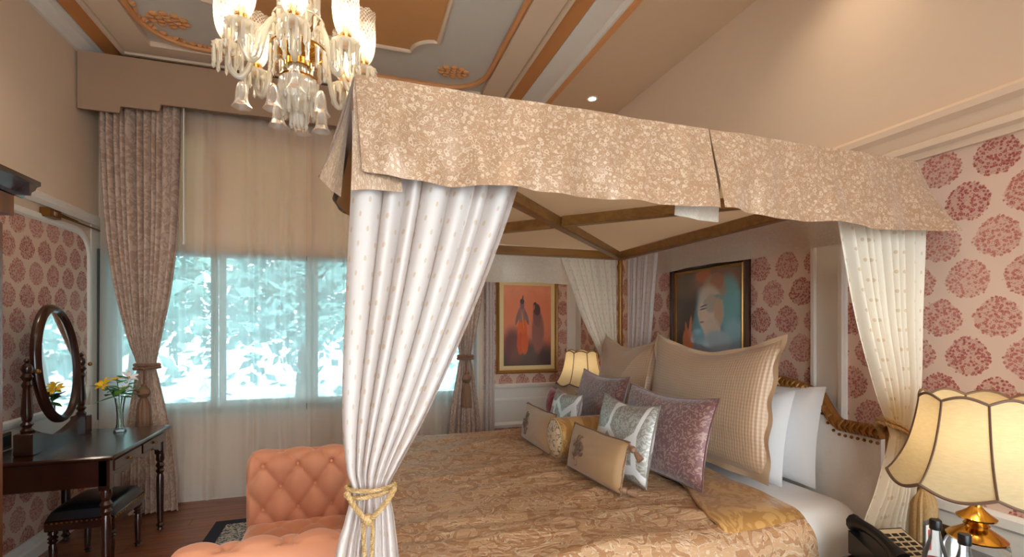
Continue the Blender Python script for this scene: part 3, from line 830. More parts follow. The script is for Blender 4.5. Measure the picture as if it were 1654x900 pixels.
# foot side, far side, head side
strip([((.0, Y0 + .01, VT), (-.085, 1.315, 1.876)), ((.0, 1.5, VT), (-.05, 1.5, 1.872)), ((.004, 1.75, VT), (.0, 1.75, 1.87)), ((.008, 2.4, VT), (.02, 2.4, 1.87)), ((.008, 3.62, VT), (.02, 3.64, 1.87))], (8, 10, 22, 30), 'valance_panel', M['brocade'], seed=2)
strip([((.02, 3.64, VT), (.03, 3.68, 1.85)), ((1.1, 3.64, VT), (1.1, 3.68, 1.845)), ((2.19, 3.64, VT), (2.23, 3.68, 1.845))], (30, 30), 'valance_panel', M['brocade_pale'], seed=6)
strip([((2.205, 3.62, VT), (2.25, 3.64, 1.90)), ((2.205, 2.9, VT), (2.24, 2.9, 1.905)), ((2.205, 2.2, VT), (2.25, 2.2, 1.9)), ((2.19, 1.44, VT), (2.265, 1.44, 1.9))], (22, 22, 22), 'valance_panel', M['brocade_pale'], seed=8, amp=.012)
# lining of the foot side valance
strip([((.018, 1.40, 2.1), (-.045, 1.42, 1.84)), ((.02, 1.75, 2.1), (.01, 1.75, 1.85)), ((.02, 2.4, 2.1), (.03, 2.4, 1.85)), ((.02, 3.5, 2.1), (.03, 3.5, 1.85))], (10, 16, 20), 'valance_lining', M['lining'], amp=.004)

# -------------------------------------------------- curtains
def drape(rows, folds, axis, mat, name, parent, nu=160, nv=46, seed=0, sharp=1.0, cloth=1.6):
    """rows: (z, a, b, amp, off) from the top down; a..b along axis, off on the other axis"""
    rg = random.Random(seed); ph = [rg.uniform(.45, 1.25) for _ in range(64)]; w1 = rg.uniform(0, 6); w2 = rg.uniform(0, 6)
    def fn(u, v):
        z, a, b, amp, off = cr(rows, v)
        s = u + .022 * math.sin(6.3 * 2.3 * u + w1) + .012 * math.sin(6.3 * 5.1 * u + w2)
        k = s * folds; i = int(math.floor(k)); f = k - i; f = f * f * (3 - 2 * f)
        am = ph[i % 64] * (1 - f) + ph[(i + 1) % 64] * f
        q = amp * am * math.sin(2 * PI * k + .5 * math.sin(2.1 * v + i * .0))
        q2 = amp * .14 * math.sin(2 * PI * k * 2.0 + w1 + v)
        p = a + (b - a) * u + .25 * amp * math.cos(2 * PI * k) * min(1, (b - a) * 4)
        return (p, off + q + q2, z) if axis == 'x' else (off + q + q2, p, z)
    W = (rows[0][2] - rows[0][1]) * cloth; H = rows[0][0] - rows[-1][0]
    m = MB().grid(fn, nu, nv, uvs=(W, H))
    for k_ in m.uv: m.uv[k_] = (m.uv[k_][0], m.v[k_][2])
    return m.build(name, mat, parent, 75)
def tassel(m, c, s=1.0, skirt=.12, r=.03):
    x, y, z = c
    m.lathe([(.004 * s, z), (.012 * s, z - .008 * s), (.012 * s, z - .016 * s), (.026 * s, z - .03 * s), (.03 * s, z - .05 * s), (.022 * s, z - .066 * s), (.012 * s, z - .074 * s), (.016 * s, z - .08 * s)], (x, y, 0), 16)
    m.lathe([(.014 * s, z - .078 * s), (r * .85, z - .10 * s), (r, z - .12 * s), (r * 1.12, z - .08 * s - skirt), (r * .8, z - .082 * s - skirt)], (x, y, 0), 40, (13, .06))
    return m
def loop(cx, cy, rx, ry, z, tilt=0.0, n=64, axis='x'):
    return [(cx + rx * math.cos(2 * PI * i / n), cy + ry * math.sin(2 * PI * i / n), z + tilt * math.cos(2 * PI * i / n)) for i in range(n)]

# near foot curtain: the big one in front
t = thing('bed_curtain', 'white voile bed curtain with gold dots gathered at the foot post nearest us', 'curtain', (.05, 1.39, 0), 'bed curtains')
drape([(2.08, -.005, .50, .030, 1.355), (1.92, -.006, .475, .030, 1.355), (1.60, -.02, .36, .032, 1.355), (1.28, -.028, .215, .028, 1.355), (1.12, -.018, .125, .020, 1.355), (1.06, -.004, .096, .010, 1.355), (.98, -.022, .108, .014, 1.355), (.86, -.05, .122, .018, 1.355), (.5, -.08, .15, .032, 1.355), (.04, -.09, .17, .024, 1.35)],
      7.5, 'x', M['bed_voile'], 'curtain_cloth', t, 260, 70, 3)
m = MB()
m.rope(loop(.046, 1.37, .062, .05, 1.066, .0), .0065, 3, .022, True)
m.rope(loop(.046, 1.37, .064, .052, 1.052, .006), .0065, 3, .022, True)
for x0, x1 in ((-.014, .03), (.104, .045)):
    m.rope([(x0 + (x1 - x0) * q, 1.345 - .05 * math.sin(PI * (.35 + .3 * q)), 1.075 - .075 * q ** .8) for q in [i / 24 for i in range(25)]], .0075, 3, .022)
m.ball((.037, 1.31, .995), .017, 10)
for dx in (-.012, .012):
    m.rope([(.037 + dx * (1 - .6 * abs(q - .3)), 1.306, .995 - .13 * q) for q in [i / 24 for i in range(25)]], .006, 3, .02)
m.build('tieback_cord', M['rope_gold'], t)
tassel(MB(), (.037, 1.306, .87), 1.0, .16, .03).build('tassel', M['rope_gold'], t)
# near head curtain
t = thing('bed_curtain', 'cream voile bed curtain tied back beside the right bedside lamp', 'curtain', (2.13, 1.38, 0), 'bed curtains')
drape([(2.04, 1.72, 2.20, .016, 1.365), (1.92, 1.765, 2.22, .018, 1.365), (1.55, 1.86, 2.20, .02, 1.365), (1.25, 1.97, 2.19, .02, 1.365), (1.09, 2.04, 2.16, .012, 1.365), (1.03, 2.035, 2.165, .013, 1.36), (.85, 1.97, 2.19, .018, 1.36), (.62, 1.90, 2.21, .014, 1.378), (.04, 1.86, 2.21, .014, 1.378)],
      9, 'x', M['bed_voile_side'], 'curtain_cloth', t, 180, 60, 5)
m = MB()
m.rope(loop(2.105, 1.385, .078, .055, 1.075, -.05), .0085, 3, .026, True); m.rope(loop(2.105, 1.385, .08, .058, 1.058, -.05), .0085, 3, .026, True)
m.rope([(2.18 - .0 * q, 1.355 - .03 * q, 1.03 - .10 * q) for q in [i / 20 for i in range(21)]], .008, 3, .026)
m.build('tieback_cord', M['rope_gold'], t)
tassel(MB(), (2.18, 1.33, .95), 1.4, .22, .042).build('tassel', M['rope_gold'], t)
# far head corner: one curtain on each side of the post
t = thing('bed_curtain', 'ivory voile bed curtain on the far side, left of the far headboard post', 'curtain', (2.0, 3.58, 0), 'bed curtains')
drape([(2.05, 1.60, 2.12, .014, 3.60), (1.85, 1.68, 2.12, .015, 3.60), (1.55, 1.80, 2.12, .016, 3.60), (1.3, 1.93, 2.12, .014, 3.60), (1.08, 2.02, 2.12, .010, 3.60), (.8, 1.98, 2.14, .014, 3.60), (.04, 1.95, 2.15, .016, 3.60)], 8, 'x', M['bed_voile_side'], 'curtain_cloth', t, 120, 40, 8)
MB().rope(loop(2.07, 3.6, .075, .04, 1.08, .0), .008, 3, .026, True).build('tieback_cord', M['rope_gold'], t)
t = thing('bed_curtain', 'ivory voile bed curtain hanging straight beside the large face painting', 'curtain', (2.17, 3.4, 0), 'bed curtains')
drape([(2.05, 3.12, 3.55, .012, 2.185), (1.8, 3.16, 3.55, .013, 2.185), (1.4, 3.22, 3.55, .013, 2.185), (1.05, 3.3, 3.55, .010, 2.185), (.3, 3.3, 3.55, .012, 2.185)], 8, 'y', M['bed_voile'], 'curtain_cloth', t, 110, 30, 9)
# far foot post curtain, mostly behind the near one
t = thing('bed_curtain', 'white voile bed curtain at the far foot post, behind the front curtain', 'curtain', (.08, 3.6, 0), 'bed curtains')
drape([(2.05, .0, .36, .014, 3.60), (1.5, .0, .25, .015, 3.60), (1.1, .02, .12, .010, 3.60), (.8, .0, .14, .012, 3.60), (.04, -.02, .17, .014, 3.60)], 7, 'x', M['bed_voile'], 'curtain_cloth', t, 90, 30, 10)
MB().rope(loop(.07, 3.6, .07, .04, 1.1), .008, 3, .026, True).build('tieback_cord', M['rope_gold'], t)

# window drapes -------------------------------------------------------------
t = thing('window_drape', 'mauve damask drape tied back at the left end of the window', 'drape', (-1.58, 4.62, 0), 'mauve window drapes')
drape([(3.30, -1.90, -1.305, .050, 4.585), (2.9, -1.895, -1.31, .050, 4.585), (2.3, -1.86, -1.33, .050, 4.585), (1.8, -1.79, -1.385, .050, 4.585), (1.4, -1.70, -1.46, .034, 4.585), (1.18, -1.645, -1.50, .014, 4.60), (1.05, -1.66, -1.475, .018, 4.59), (.7, -1.71, -1.40, .026, 4.58), (.3, -1.74, -1.345, .032, 4.56), (.02, -1.75, -1.325, .034, 4.54)],
      12, 'x', M['drape'], 'drape_cloth', t, 300, 60, 21, cloth=3.2)
m = MB(); m.rope(loop(-1.57, 4.60, .082, .045, 1.185, .0), .013, 3, .04, True); m.rope(loop(-1.57, 4.60, .084, .047, 1.16, .004), .013, 3, .04, True)
m.rope([(-1.57, 4.545, 1.15 - .12 * q) for q in [i / 16 for i in range(17)]], .008, 3, .03)
m.build('tieback_cord', M['rope_brown'], t)
tassel(MB(), (-1.57, 4.535, 1.04), 1.5, .22, .042).build('tassel', M['rope_brown'], t)
t = thing('window_drape', 'mauve damask drape tied back at the right end of the window', 'drape', (1.050, 4.585, 0), 'mauve window drapes')
drape([(3.30, .80, 1.28, .050, 4.585), (2.4, .83, 1.27, .050, 4.585), (1.8, .88, 1.2, .050, 4.585), (1.4, .94, 1.13, .034, 4.585), (1.2, .975, 1.095, .013, 4.60), (1.05, .95, 1.12, .018, 4.59), (.6, .87, 1.18, .028, 4.58), (.02, .83, 1.23, .032, 4.56)],
      9, 'x', M['drape'], 'drape_cloth', t, 220, 50, 22, cloth=3.2)
m = MB(); m.rope(loop(1.035, 4.60, .07, .045, 1.205), .013, 3, .04, True); m.rope(loop(1.035, 4.60, .072, .047, 1.18), .013, 3, .04, True)
m.rope([(1.035, 4.545, 1.17 - .12 * q) for q in [i / 16 for i in range(17)]], .008, 3, .03)
m.build('tieback_cord', M['rope_brown'], t)
tassel(MB(), (1.035, 4.535, 1.06), 1.5, .22, .042).build('tassel', M['rope_brown'], t)
for a, b, sd, lb in ((-1.93, -.401, 31, 'long white voile sheer across the left part of the window'), (-.399, 1.19, 32, 'long white voile sheer across the right part of the window')):
    o = drape([(3.30, a, b, .016, 4.715), (2.0, a, b, .024, 4.715), (1.0, a, b, .022, 4.70), (.03, a, b, .026, 4.69)], 13, 'x', M['window_sheer'], 'sheer_curtain', None, 420, 16, sd, cloth=2)
    tag(o, lb, 'curtain', 'window sheers')
# a straight edge panel of sheer at the right end
o = drape([(3.30, 1.26, 1.36, .014, 4.70), (1.5, 1.26, 1.36, .014, 4.70), (.04, 1.25, 1.36, .016, 4.70)], 3, 'x', M['bed_voile'], 'sheer_curtain', None, 50, 8, 35)
tag(o, 'narrow gathered voile strip between the right drape and wallpapered wall', 'curtain', 'window sheers')
tag(MB().tube([(-1.297, 4.53, 3.26), (-1.297, 4.53, 2.165)], .006, 8).ball((-1.297, 4.53, 2.16), .01, 8).build('curtain_pull_rod', M['white_trim']), 'thin white curtain pull rod at the inner edge of the left drape', 'rod')
# pelmet
t = thing('window_pelmet', 'taupe fabric covered pelmet with stepped lower edge above the window', 'pelmet', (-.3, 4.5, 3.2))
pf = [(-1.955, 3.55), (-1.955, 3.125), (-1.695, 3.125), (-1.685, 3.175), (-1.435, 3.175), (-1.425, 3.228), (.80, 3.228), (.81, 3.175), (1.06, 3.175), (1.07, 3.125), (1.37, 3.125), (1.37, 3.55)]
MB().prism(pf, lambda a, b, q: (a, q, b), 4.46, 4.44).build('pelmet_front', M['pelmet'], t, 0)
MB().box(1.35, 1.37, 4.46, WY, 3.125, 3.55).build('pelmet_return', M['pelmet'], t, 0)
MB().box(-1.955, 1.37, 4.44, WY, 3.55, 3.56).build('pelmet_top', M['pelmet'], t, 0)
MB().tube([(-1.94, 4.62, 3.31), (1.34, 4.62, 3.31)], .012, 8).build('curtain_track', M['white_trim'], t)

# ================================================================== PILLOWS
def pillow_mesh(w_, h_, t_, k=.07, n=26, sag=0.0, seed=0, e=.42):
    """local: x width, z height from 0, y thickness (front is -y)"""
    rg = random.Random(seed); cr_ = [(rg.uniform(-1, 1), rg.uniform(-1, 1), rg.uniform(0, PI), rg.uniform(.3, .8), rg.uniform(-.10, .10)) for _ in range(9)]
    m = MB()
    for side in (-1, 1):
        def fn(u, v):
            a, b = u * 2 - 1, v * 2 - 1
            x = w_ / 2 * a * (1 - k * (1 - b * b)); z = h_ / 2 * b * (1 - k * (1 - a * a) * (1.0 if b > 0 else .3))
            th = max(0.0, (1 - a * a) * (1 - b * b)) ** e
            for cx, cz, an, L, hh in cr_:
                p = (a - cx) * math.cos(an) + (b - cz) * math.sin(an); q = -(a - cx) * math.sin(an) + (b - cz) * math.cos(an)
                th *= 1 + hh * math.exp(-(p / L) ** 2 - (q / .09) ** 2)
            z -= sag * h_ * max(0, b) * (1 - abs(a) ** 1.5)
            low = 1 + .18 * max(0, -b) * (1 - abs(b))
            return (x, side * t_ / 2 * th * low, z + h_ / 2)
        m.grid((lambda u, v: fn(1 - u, v)) if side > 0 else fn, n, n, uvs=(w_, h_))
    return m
def seam(w_, h_, k=.07, sag=0.0, n=26):
    pts = []
    def P_(a, b):
        x = w_ / 2 * a * (1 - k * (1 - b * b)); z = h_ / 2 * b * (1 - k * (1 - a * a) * (1.0 if b > 0 else .3)) - sag * h_ * max(0, b) * (1 - abs(a) ** 1.5)
        return (x, 0, z + h_ / 2)
    for i in range(n): pts.append(P_(-1 + 2 * i / n, -1))
    for i in range(n): pts.append(P_(1, -1 + 2 * i / n))
    for i in range(n): pts.append(P_(1 - 2 * i / n, 1))
    for i in range(n): pts.append(P_(-1, 1 - 2 * i / n))
    return pts
def put(o, x, y, z, lean, yaw):
    o.location = (x, y, z); o.rotation_euler = (R(-lean), 0, R(-90 + yaw)); return o
def ltl(name, label, cat, group):          # thing in its own coordinates
    o = bpy.data.objects.new(name, None); C.objects.link(o); return tag(o, label, cat, group)
# white pillows against the headboard
for y, x, yaw, lb in ((2.20, 2.135, 0, 'white cotton pillow upright against the headboard, nearest the lamp'), (3.04, 2.135, 0, 'white cotton pillow upright against the headboard, behind the far tan sham')):
    o = pillow_mesh(.86, .50, .15, .05, sag=.05, seed=int(y * 100)).build('pillow', M['white_linen']); put(o, x, y, .705, 8, yaw); tag(o, lb, 'pillow', 'white pillows')
o = pillow_mesh(.84, .48, .14, .05, sag=.10, seed=77).build('pillow', M['white_linen']); put(o, 2.01, 2.255, .705, 10, -2); tag(o, 'creased white cotton pillow between the large sham and the rear white pillow', 'pillow', 'white pillows')
# big champagne shams: quilted centre with satin flange
def sham(label, x, y, z, lean, yaw, w_=.98, h_=.72, seed=1):
    t = ltl('sham_pillow', label, 'pillow', 'champagne shams')
    k, sg = .07, .12
    pillow_mesh(w_ - .05, h_ - .05, .21, k, sag=sg, seed=seed).xf(Matrix.Translation((0, 0, .025))).build('quilted_cover', M['sham'], t)
    def fl(u, v):
        n_ = 104; pts_o = fl.o; pts_i = fl.i
        i = round(u * n_) % n_; a, b = Vector(pts_i[i]), Vector(pts_o[i])
        p = a.lerp(b, v); p.y = -.004 + .010 * math.sin(i * .9) * v; return p
    fl.o = seam(w_, h_, k, sg); q = seam(w_ - .16, h_ - .16, k * .8, sg); fl.i = [(p[0], 0, p[2] + .08) for p in q]
    MB().grid(fl, 104, 4, cu=True).build('satin_flange', M['satin'], t)
    return put(t, x, y, z, lean, yaw)
sham('large champagne quilted sham with satin flange, nearest the white pillows', 1.83, 2.26, .748, 9, 3)
sham('large champagne quilted sham leaning at the far side of the bed', 1.85, 3.12, .748, 9, 0, .80, .70, 2)
# plum cushions
def plum(label, x, y, lean, yaw, w_, h_, seed):
    t = ltl('plum_cushion', label, 'cushion', 'plum cushions')
    pillow_mesh(w_, h_, .15, .08, sag=.05, seed=seed).build('cushion_cover', M['plum'], t)
    MB().tube(seam(w_, h_, .08, .05), .004, 5, True).build('piping', M['plum'], t)
    return put(t, x, y, BZ + .025, lean, yaw)
plum('plum brocade cushion in front of the nearest champagne sham', 1.475, 2.14, 14, 5, .66, .43, 5)
plum('plum brocade cushion in front of the far champagne sham', 1.62, 3.10, 14, 0, .66, .43, 6)
# silver cushions with a pale branching print
def branchy(name):
    t = NT(name, .36); uv = t.coord('UV')
    v = t.vor(t.scale(uv, (1.0, .62, 1)), 6.0, 'DISTANCE_TO_EDGE'); f = t.step(v, .085, .06)
    n = t.noise(uv, 40.0, 2.0, .5, 2.0); g = t.mix(t.step(n, .47, .53), lin((148, 140, 130)), lin((184, 178, 168)))
    t.base(t.mix(f, g, lin((234, 230, 226)))); t.inp('Metallic', .2); t.bump(t.m('ADD', f, n), .2, .003); return t.mat
M['branch'] = branchy('silver branch print')
def silver(label, x, y, lean, yaw, w_, h_, seed):
    t = ltl('silver_cushion', label, 'cushion', 'silver cushions')
    pillow_mesh(w_, h_, .13, .07, sag=.05, seed=seed).build('cushion_cover', M['branch'], t)
    MB().tube(seam(w_, h_, .07, .05), .0035, 5, True).build('piping', M['branch'], t)
    return put(t, x, y, BZ + .02, lean, yaw)
silver('silver grey cushion with white branch print beside the near embroidered cushion', 1.275, 2.17, 12, 4, .47, .39, 8)
silver('small silver grey cushion with white branch print at the far bed edge', 1.40, 3.14, 12, 0, .42, .30, 9)
# small tan embroidered cushions
def tan(label, x, y, lean, yaw, seed, tass):
    w_, h_ = .50, .235
    t = ltl('embroidered_cushion', label, 'cushion', 'tan embroidered cushions')
    pillow_mesh(w_, h_, .10, .05, seed=seed).build('cushion_cover', M['tan'], t)
    m = MB(); rg = random.Random(seed); cx = -.10      # floral embroidery, raised stitches on the front
    for i in range(26):
        a = rg.uniform(0, 6.3); r_ = rg.uniform(.01, .065); px, pz = cx + r_ * math.cos(a) * .8, h_ / 2 + r_ * math.sin(a) * 1.1
        def yy(px_, pz_):
            aa, bb = px_ / (w_ / 2), (pz_ - h_ / 2) / (h_ / 2); return -.05 * max(0, (1 - aa * aa) * (1 - bb * bb)) ** .42 - .003
        pts = []
        for q in range(7):
            b_ = a + q * .45 * (1 if i % 2 else -1); rr2 = .012 + .002 * q
            X_, Z_ = px + rr2 * math.cos(b_) * .8, pz + rr2 * math.sin(b_); pts.append((X_, yy(X_, Z_), Z_))
        m.tube(pts, .0028, 4)
    m.build('embroidery', M['shade_trim'], t)
    MB().rope([Vector(p) for p in seam(w_, h_, .05)], .006, 2, .02, True, 4).build('cord_edge', M['rope_brown'], t)
    if tass:
        o = tassel(MB(), (0, 0, 0), .55, .04, .014).build('tassel', M['rope_brown'], t); o.location = (w_ / 2 * .98, -.01, .025); o.rotation_euler = (R(80), R(-30), 0)
        o2 = o.copy(); C.objects.link(o2); o2.location = (w_ / 2, 0, h_ - .01); o2.rotation_euler = (R(20), R(-50), 0)
    return put(t, x, y, BZ + .018, lean, yaw)
tan('small tan embroidered cushion with corded edge and tassel, nearest us on the bed', 1.125, 2.16, 12, 4, 12, True)
tan('small tan embroidered cushion beyond the round bolster', 1.10, 2.88, 10, 0, 13, False)
# bolster
t = thing('bolster', 'gold round bolster with embroidered end among the small cushions', 'cushion', (1.30, 2.56, BZ))
m = MB().lathe([(.10, 1.10), (.112, 1.108), (.113, 1.12), (.113, 1.41), (.108, 1.422)], (0, 2.565, BZ + .135), 36, axis='x', cap=False)
for i_, q in list(enumerate(m.v)): m.uv[i_] = (q[0], q[2])
m.build('bolster_body', M['fold'], t)
def endcap(u, v):
    r_ = .104 * v; a = 2 * PI * u; return (1.10 - .022 * (1 - v * v) ** .6, 2.565 + r_ * math.cos(a), BZ + .135 + r_ * math.sin(a))
m = MB().grid(endcap, 30, 8, cu=True)
for k_ in list(m.uv): q = m.v[k_]; m.uv[k_] = (q[1], q[2])
m.build('embroidered_end', M['tan_emb'], t)
MB().rope([(1.10, 2.565 + .107 * math.cos(a), BZ + .135 + .107 * math.sin(a)) for a in [2 * PI * i / 70 for i in range(70)]], .006, 2, .02, True, 4).build('cord_edge', M['rope_gold'], t)
o = tassel(MB(), (0, 0, 0), .7, .05, .02).build('tassel', M['rope_gold'], t); o.location = (1.045 - 1.30, 2.48 - 2.56, .045); o.rotation_euler = (R(40), R(70), 0)
# red cushion peeping behind the small silver one
o = pillow_mesh(.26, .22, .12, .05, seed=20).build('red_cushion', M['red']); put(o, 1.50, 3.51, BZ + .06, 6, -4)
tag(o, 'small red velvet cushion peeking out behind the far silver cushion', 'cushion')

# ================================================================== PAINTINGS
def picture(name, label, w_, h_, mats, border, frame_w, canvas_mat, mount=None):
    """hangs facing -y in local space, centre at the origin"""
    t = ltl(name, label, 'painting', None) if False else tag((lambda o: (C.objects.link(o), o)[1])(bpy.data.objects.new(name, None)), label, 'painting')
    x1, z1 = w_ / 2, h_ / 2
    def fr(ins, wd, y0, y1, nm, mt):
        a, b = x1 - ins, z1 - ins; pr = [(0, 0), (0, y1 * .6), (wd * .3, y1), (wd * .7, y1 * .8), (wd, y0 + .004), (wd, 0)]
        m = MB(); cs = [(-1, -1), (1, -1), (1, 1), (-1, 1)]
        m.grid(lambda u, v: (cs[round(u * 4) % 4][0] * (a - pr[round(v * 5)][0]), -pr[round(v * 5)][1], cs[round(u * 4) % 4][1] * (b - pr[round(v * 5)][0])), 4, 6, cu=True)
        m.build(nm, mt, t, 20)
    fr(0, frame_w, .006, .03, 'frame', mats[0])
    if mount: fr(frame_w, border, .006, .012, 'mount', mount)
    elif border: fr(frame_w, border, .006, .016, 'inner_frame', mats[1])
    a, b = x1 - frame_w - border, z1 - frame_w - border
    MB().grid(lambda u, v: (-a + 2 * a * u, -.006, -b + 2 * b * v), 2, 2, uvs=(1, 1)).build('canvas', canvas_mat, t, 0)
    MB().box(-x1 + .005, x1 - .005, -.004, 0, -z1 + .005, z1 - .005).build('backing', M['dark_wood'], t, 0)
    return t
fig = [(.5, .62, .7, .26, 0, (226, 128, 88), .9), (.5, .03, .8, .26, 0, (76, 60, 62), .6), (.2, .25, .2, .22, 0, (112, 62, 58), .8),
       (.72, .42, .13, .26, .0, (146, 92, 82), .4), (.70, .62, .085, .14, .1, (126, 84, 78), .3), (.66, .745, .045, .05, 0, (74, 42, 44), .2), (.70, .70, .07, .075, .2, (84, 48, 50), .25), (.635, .73, .022, .032, 0, (172, 108, 84), .2),
       (.39, .40, .10, .23, 0, (226, 98, 40), .3), (.35, .28, .075, .14, 0, (206, 82, 38), .3), (.44, .28, .075, .14, 0, (214, 92, 44), .3), (.38, .64, .09, .10, 0, (150, 104, 100), .25), (.29, .60, .03, .10, -.42, (140, 94, 90), .25), (.48, .60, .03, .10, .42, (140, 94, 90), .25), (.385, .755, .045, .05, 0, (132, 88, 92), .2), (.385, .80, .045, .035, 0, (74, 52, 60), .25), (.40, .845, .012, .035, -.2, (64, 70, 88), .25),
       (.40, .57, .012, .12, .2, (220, 130, 60), .3)]
pk = picture('framed_painting', 'gold framed painting of two standing robed figures on glowing orange ground', .69, 1.0, (M['gold_leaf'], M['gold']), .045, .035, painting('two figures painting', (160, 76, 60), (236, 150, 112), fig, 1, 1), plain('cream mount board', (232, 206, 150), .7))
pk.location = (1.745, WY - .012, 1.50)
bud = [(.25, .5, .35, .5, 0, (62, 44, 36), .6), (.3, .9, .5, .2, 0, (92, 66, 48), .6), (.62, .88, .35, .16, 0, (132, 78, 52), .6), (.45, .95, .12, .08, 0, (170, 88, 44), .5),
       (.75, .35, .4, .4, 0, (60, 108, 116), .5), (.82, .62, .16, .3, 0, (96, 140, 138), .5), (.9, .25, .15, .2, 0, (124, 150, 160), .5), (.55, .1, .4, .14, 0, (130, 136, 146), .6), (.62, .78, .17, .16, -.2, (150, 120, 92), .4), (.66, .86, .10, .10, 0, (156, 96, 62), .3),
       (.56, .56, .19, .27, .12, (190, 156, 130), .35), (.53, .49, .145, .20, .1, (214, 168, 138), .35), (.60, .66, .15, .05, .2, (120, 128, 120), .5), (.57, .62, .10, .10, 0, (172, 142, 118), .4), (.405, .50, .03, .05, .3, (212, 160, 124), .25), (.68, .52, .06, .16, 0, (190, 140, 104), .4), (.58, .33, .13, .13, 0, (200, 166, 140), .4), (.66, .2, .2, .12, 0, (150, 156, 164), .5),
       (.45, .565, .055, .010, .15, (96, 66, 52), .4), (.46, .60, .06, .010, .25, (84, 58, 48), .4), (.43, .415, .035, .011, .1, (150, 78, 62), .4),
       (.20, .18, .09, .16, .1, (196, 106, 62), .35), (.24, .36, .022, .13, -.12, (206, 116, 70), .3), (.17, .32, .02, .10, .1, (190, 100, 58), .3), (.5, .0, .5, .05, 0, (150, 84, 48), .4)]
pb = picture('framed_painting', 'dark framed painting of a serene face in teal and orange above the headboard', .77, .74, (M['dark_wood'], M['gold']), .018, .05, painting('serene face painting', (84, 70, 60), (104, 74, 56), bud, 1, 1))
pb.location = (RX - .02, 2.725, 1.575); pb.rotation_euler = (0, 0, R(-90))

# ================================================================== BEDSIDE
def nightstand(x0, x1, y0, y1, z, label):
    t = thing('nightstand', label, 'nightstand', ((x0 + x1) / 2, (y0 + y1) / 2, 0), 'nightstands')
    MB().box(x0, x1, y0, y1, z - .03, z, .006).build('top', M['dark_wood'], t)
    MB().box(x0 + .03, x1 - .02, y0 + .03, y1 - .03, .12, z - .03, .004).build('body', M['dark_wood'], t)
    for i in range(2):
        zz = .15 + i * .2
        d = MB().box(x0 + .015, x0 + .03, y0 + .06, y1 - .06, zz, zz + .18, .004).build('drawer', M['dark_wood'], t)
        MB().ball((x0 + .005, (y0 + y1) / 2, zz + .09), .012, 10).build('knob', M['brass'], d)
    for x in (x0 + .05, x1 - .05):
        for y in (y0 + .06, y1 - .06): MB().lathe([(.018, 0), (.026, .06), (.02, .12)], (x, y, 0), 10).build('leg', M['dark_wood'], t)
nightstand(1.66, 2.27, .60, 1.33, .64, 'dark wooden nightstand holding the telephone at the lower right')
nightstand(1.74, 2.27, 3.74, 4.34, .64, 'dark wooden nightstand beyond the bed under the small glowing lamp')
def table_lamp(x, y, z, label):
    t = thing('table_lamp', label, 'lamp', (x, y, z), 'bedside lamps')
    # clear glass body with brass neck
    def gb(u, v):
        prof_ = [(.05, 0), (.062, .01), (.07, .05), (.072, .10), (.068, .145), (.05, .162)]
        r_, h = cr(prof_, v); a = 2 * PI * u; sq = 1 / max(abs(math.cos(a)), abs(math.sin(a))) ** .55
        return (x + r_ * sq * math.cos(a), y + r_ * sq * math.sin(a), z + h)
    MB().grid(gb, 40, 14, cu=True).build('glass_body', M['glass'], t)
    MB().lathe([(.06, 0), (.062, .008), (.05, .014)], (x, y, z), 28).build('foot', M['brass'], t)
    MB().lathe([(.076, .156), (.078, .162), (.066, .172), (.045, .186), (.032, .195), (.034, .203), (.030, .207), (.026, .212), (.05, .222), (.052, .228), (.038, .238), (.024, .25), (.014, .262), (.012, .40)], (x, y, z), 30).build('brass_stem', M['brass'], t)
    zb, zt = z + .35, z + .615
    prof_ = [(.236, 0), (.218, .09), (.194, .26), (.174, .46), (.159, .7), (.150, .9), (.147, 1.0)]
    NP = 8
    def sh(a, v):
        r_, h = cr(prof_, v); ph = (a / (2 * PI) * NP) % 1.0; s = math.sin(PI * ph)
        r_ *= 1 - .045 * s * (1 - .3 * v)
        return r_, zb + (zt - zb) * h + .028 * s * ((1 - v) ** 3) * -1 + .018 * s * v ** 4
    def sf(u, v):
        a = 2 * PI * u + R(-6); r_, h = sh(2 * PI * u, v); return (x + r_ * math.cos(a), y + r_ * math.sin(a), h)
    MB().grid(sf, 128, 22, cu=True).build('lamp_shade', M['shade'], t)
    for v, rr_ in ((0.0, .0055), (1.0, .0045)):
        MB().tube([sf(i / 128, v) for i in range(128)], rr_, 6, True).build('shade_edge', M['shade_trim'], t)
    for k_ in range(NP):
        MB().tube([Vector(sf(k_ / NP, v / 15)) for v in range(16)], .0055, 6, flat=.6).build('shade_rib', M['shade_trim'], t)
    MB().ball((x, y, z + .49), .03, 12, (1, 1, 1.3)).build('bulb', M['lamp_bulb'], t)
    lamp_light('lamp_glow', 'POINT', (x, y, z + .49), P_LAMP, (1, .80, .54), t, shadow_soft_size=.045)
table_lamp(1.96, 1.04, .64, 'brass and glass table lamp with scalloped cream shade in the right foreground')
table_lamp(1.98, 4.0, .64, 'scalloped cream lamp glowing behind the far pillows')
# telephone
t = thing('telephone', 'black desk telephone with pale keypad on the near nightstand', 'telephone', (1.87, 1.235, .64))
TM = Matrix.Translation((1.87, 1.235, .64)) @ Matrix.Rotation(R(-12), 4, 'Z')
m = MB().prism([(-.085, .0), (.085, 0), (.085, .028), (-.085, .085)][::-1], lambda a, b, q: (q, -a, b), -.11, .11); m.xf(TM).build('phone_base', M['black'], t)
def ptop(u_, v_): return Vector((u_, v_, .028 + (v_ + .085) / .17 * .057 + .0015))
def facep(x0, x1, y0, y1, h, nm, mt, par):
    vs = [ptop(x0, y0), ptop(x1, y0), ptop(x1, y1), ptop(x0, y1)]; nn = Vector((0, -.33, 1)).normalized() * h
    m = MB(); m.add(vs + [p + nn for p in vs], [(4, 5, 6, 7), (0, 1, 5, 4), (1, 2, 6, 5), (2, 3, 7, 6), (3, 0, 4, 7)]); return m.xf(TM).build(nm, mt, par, 0)
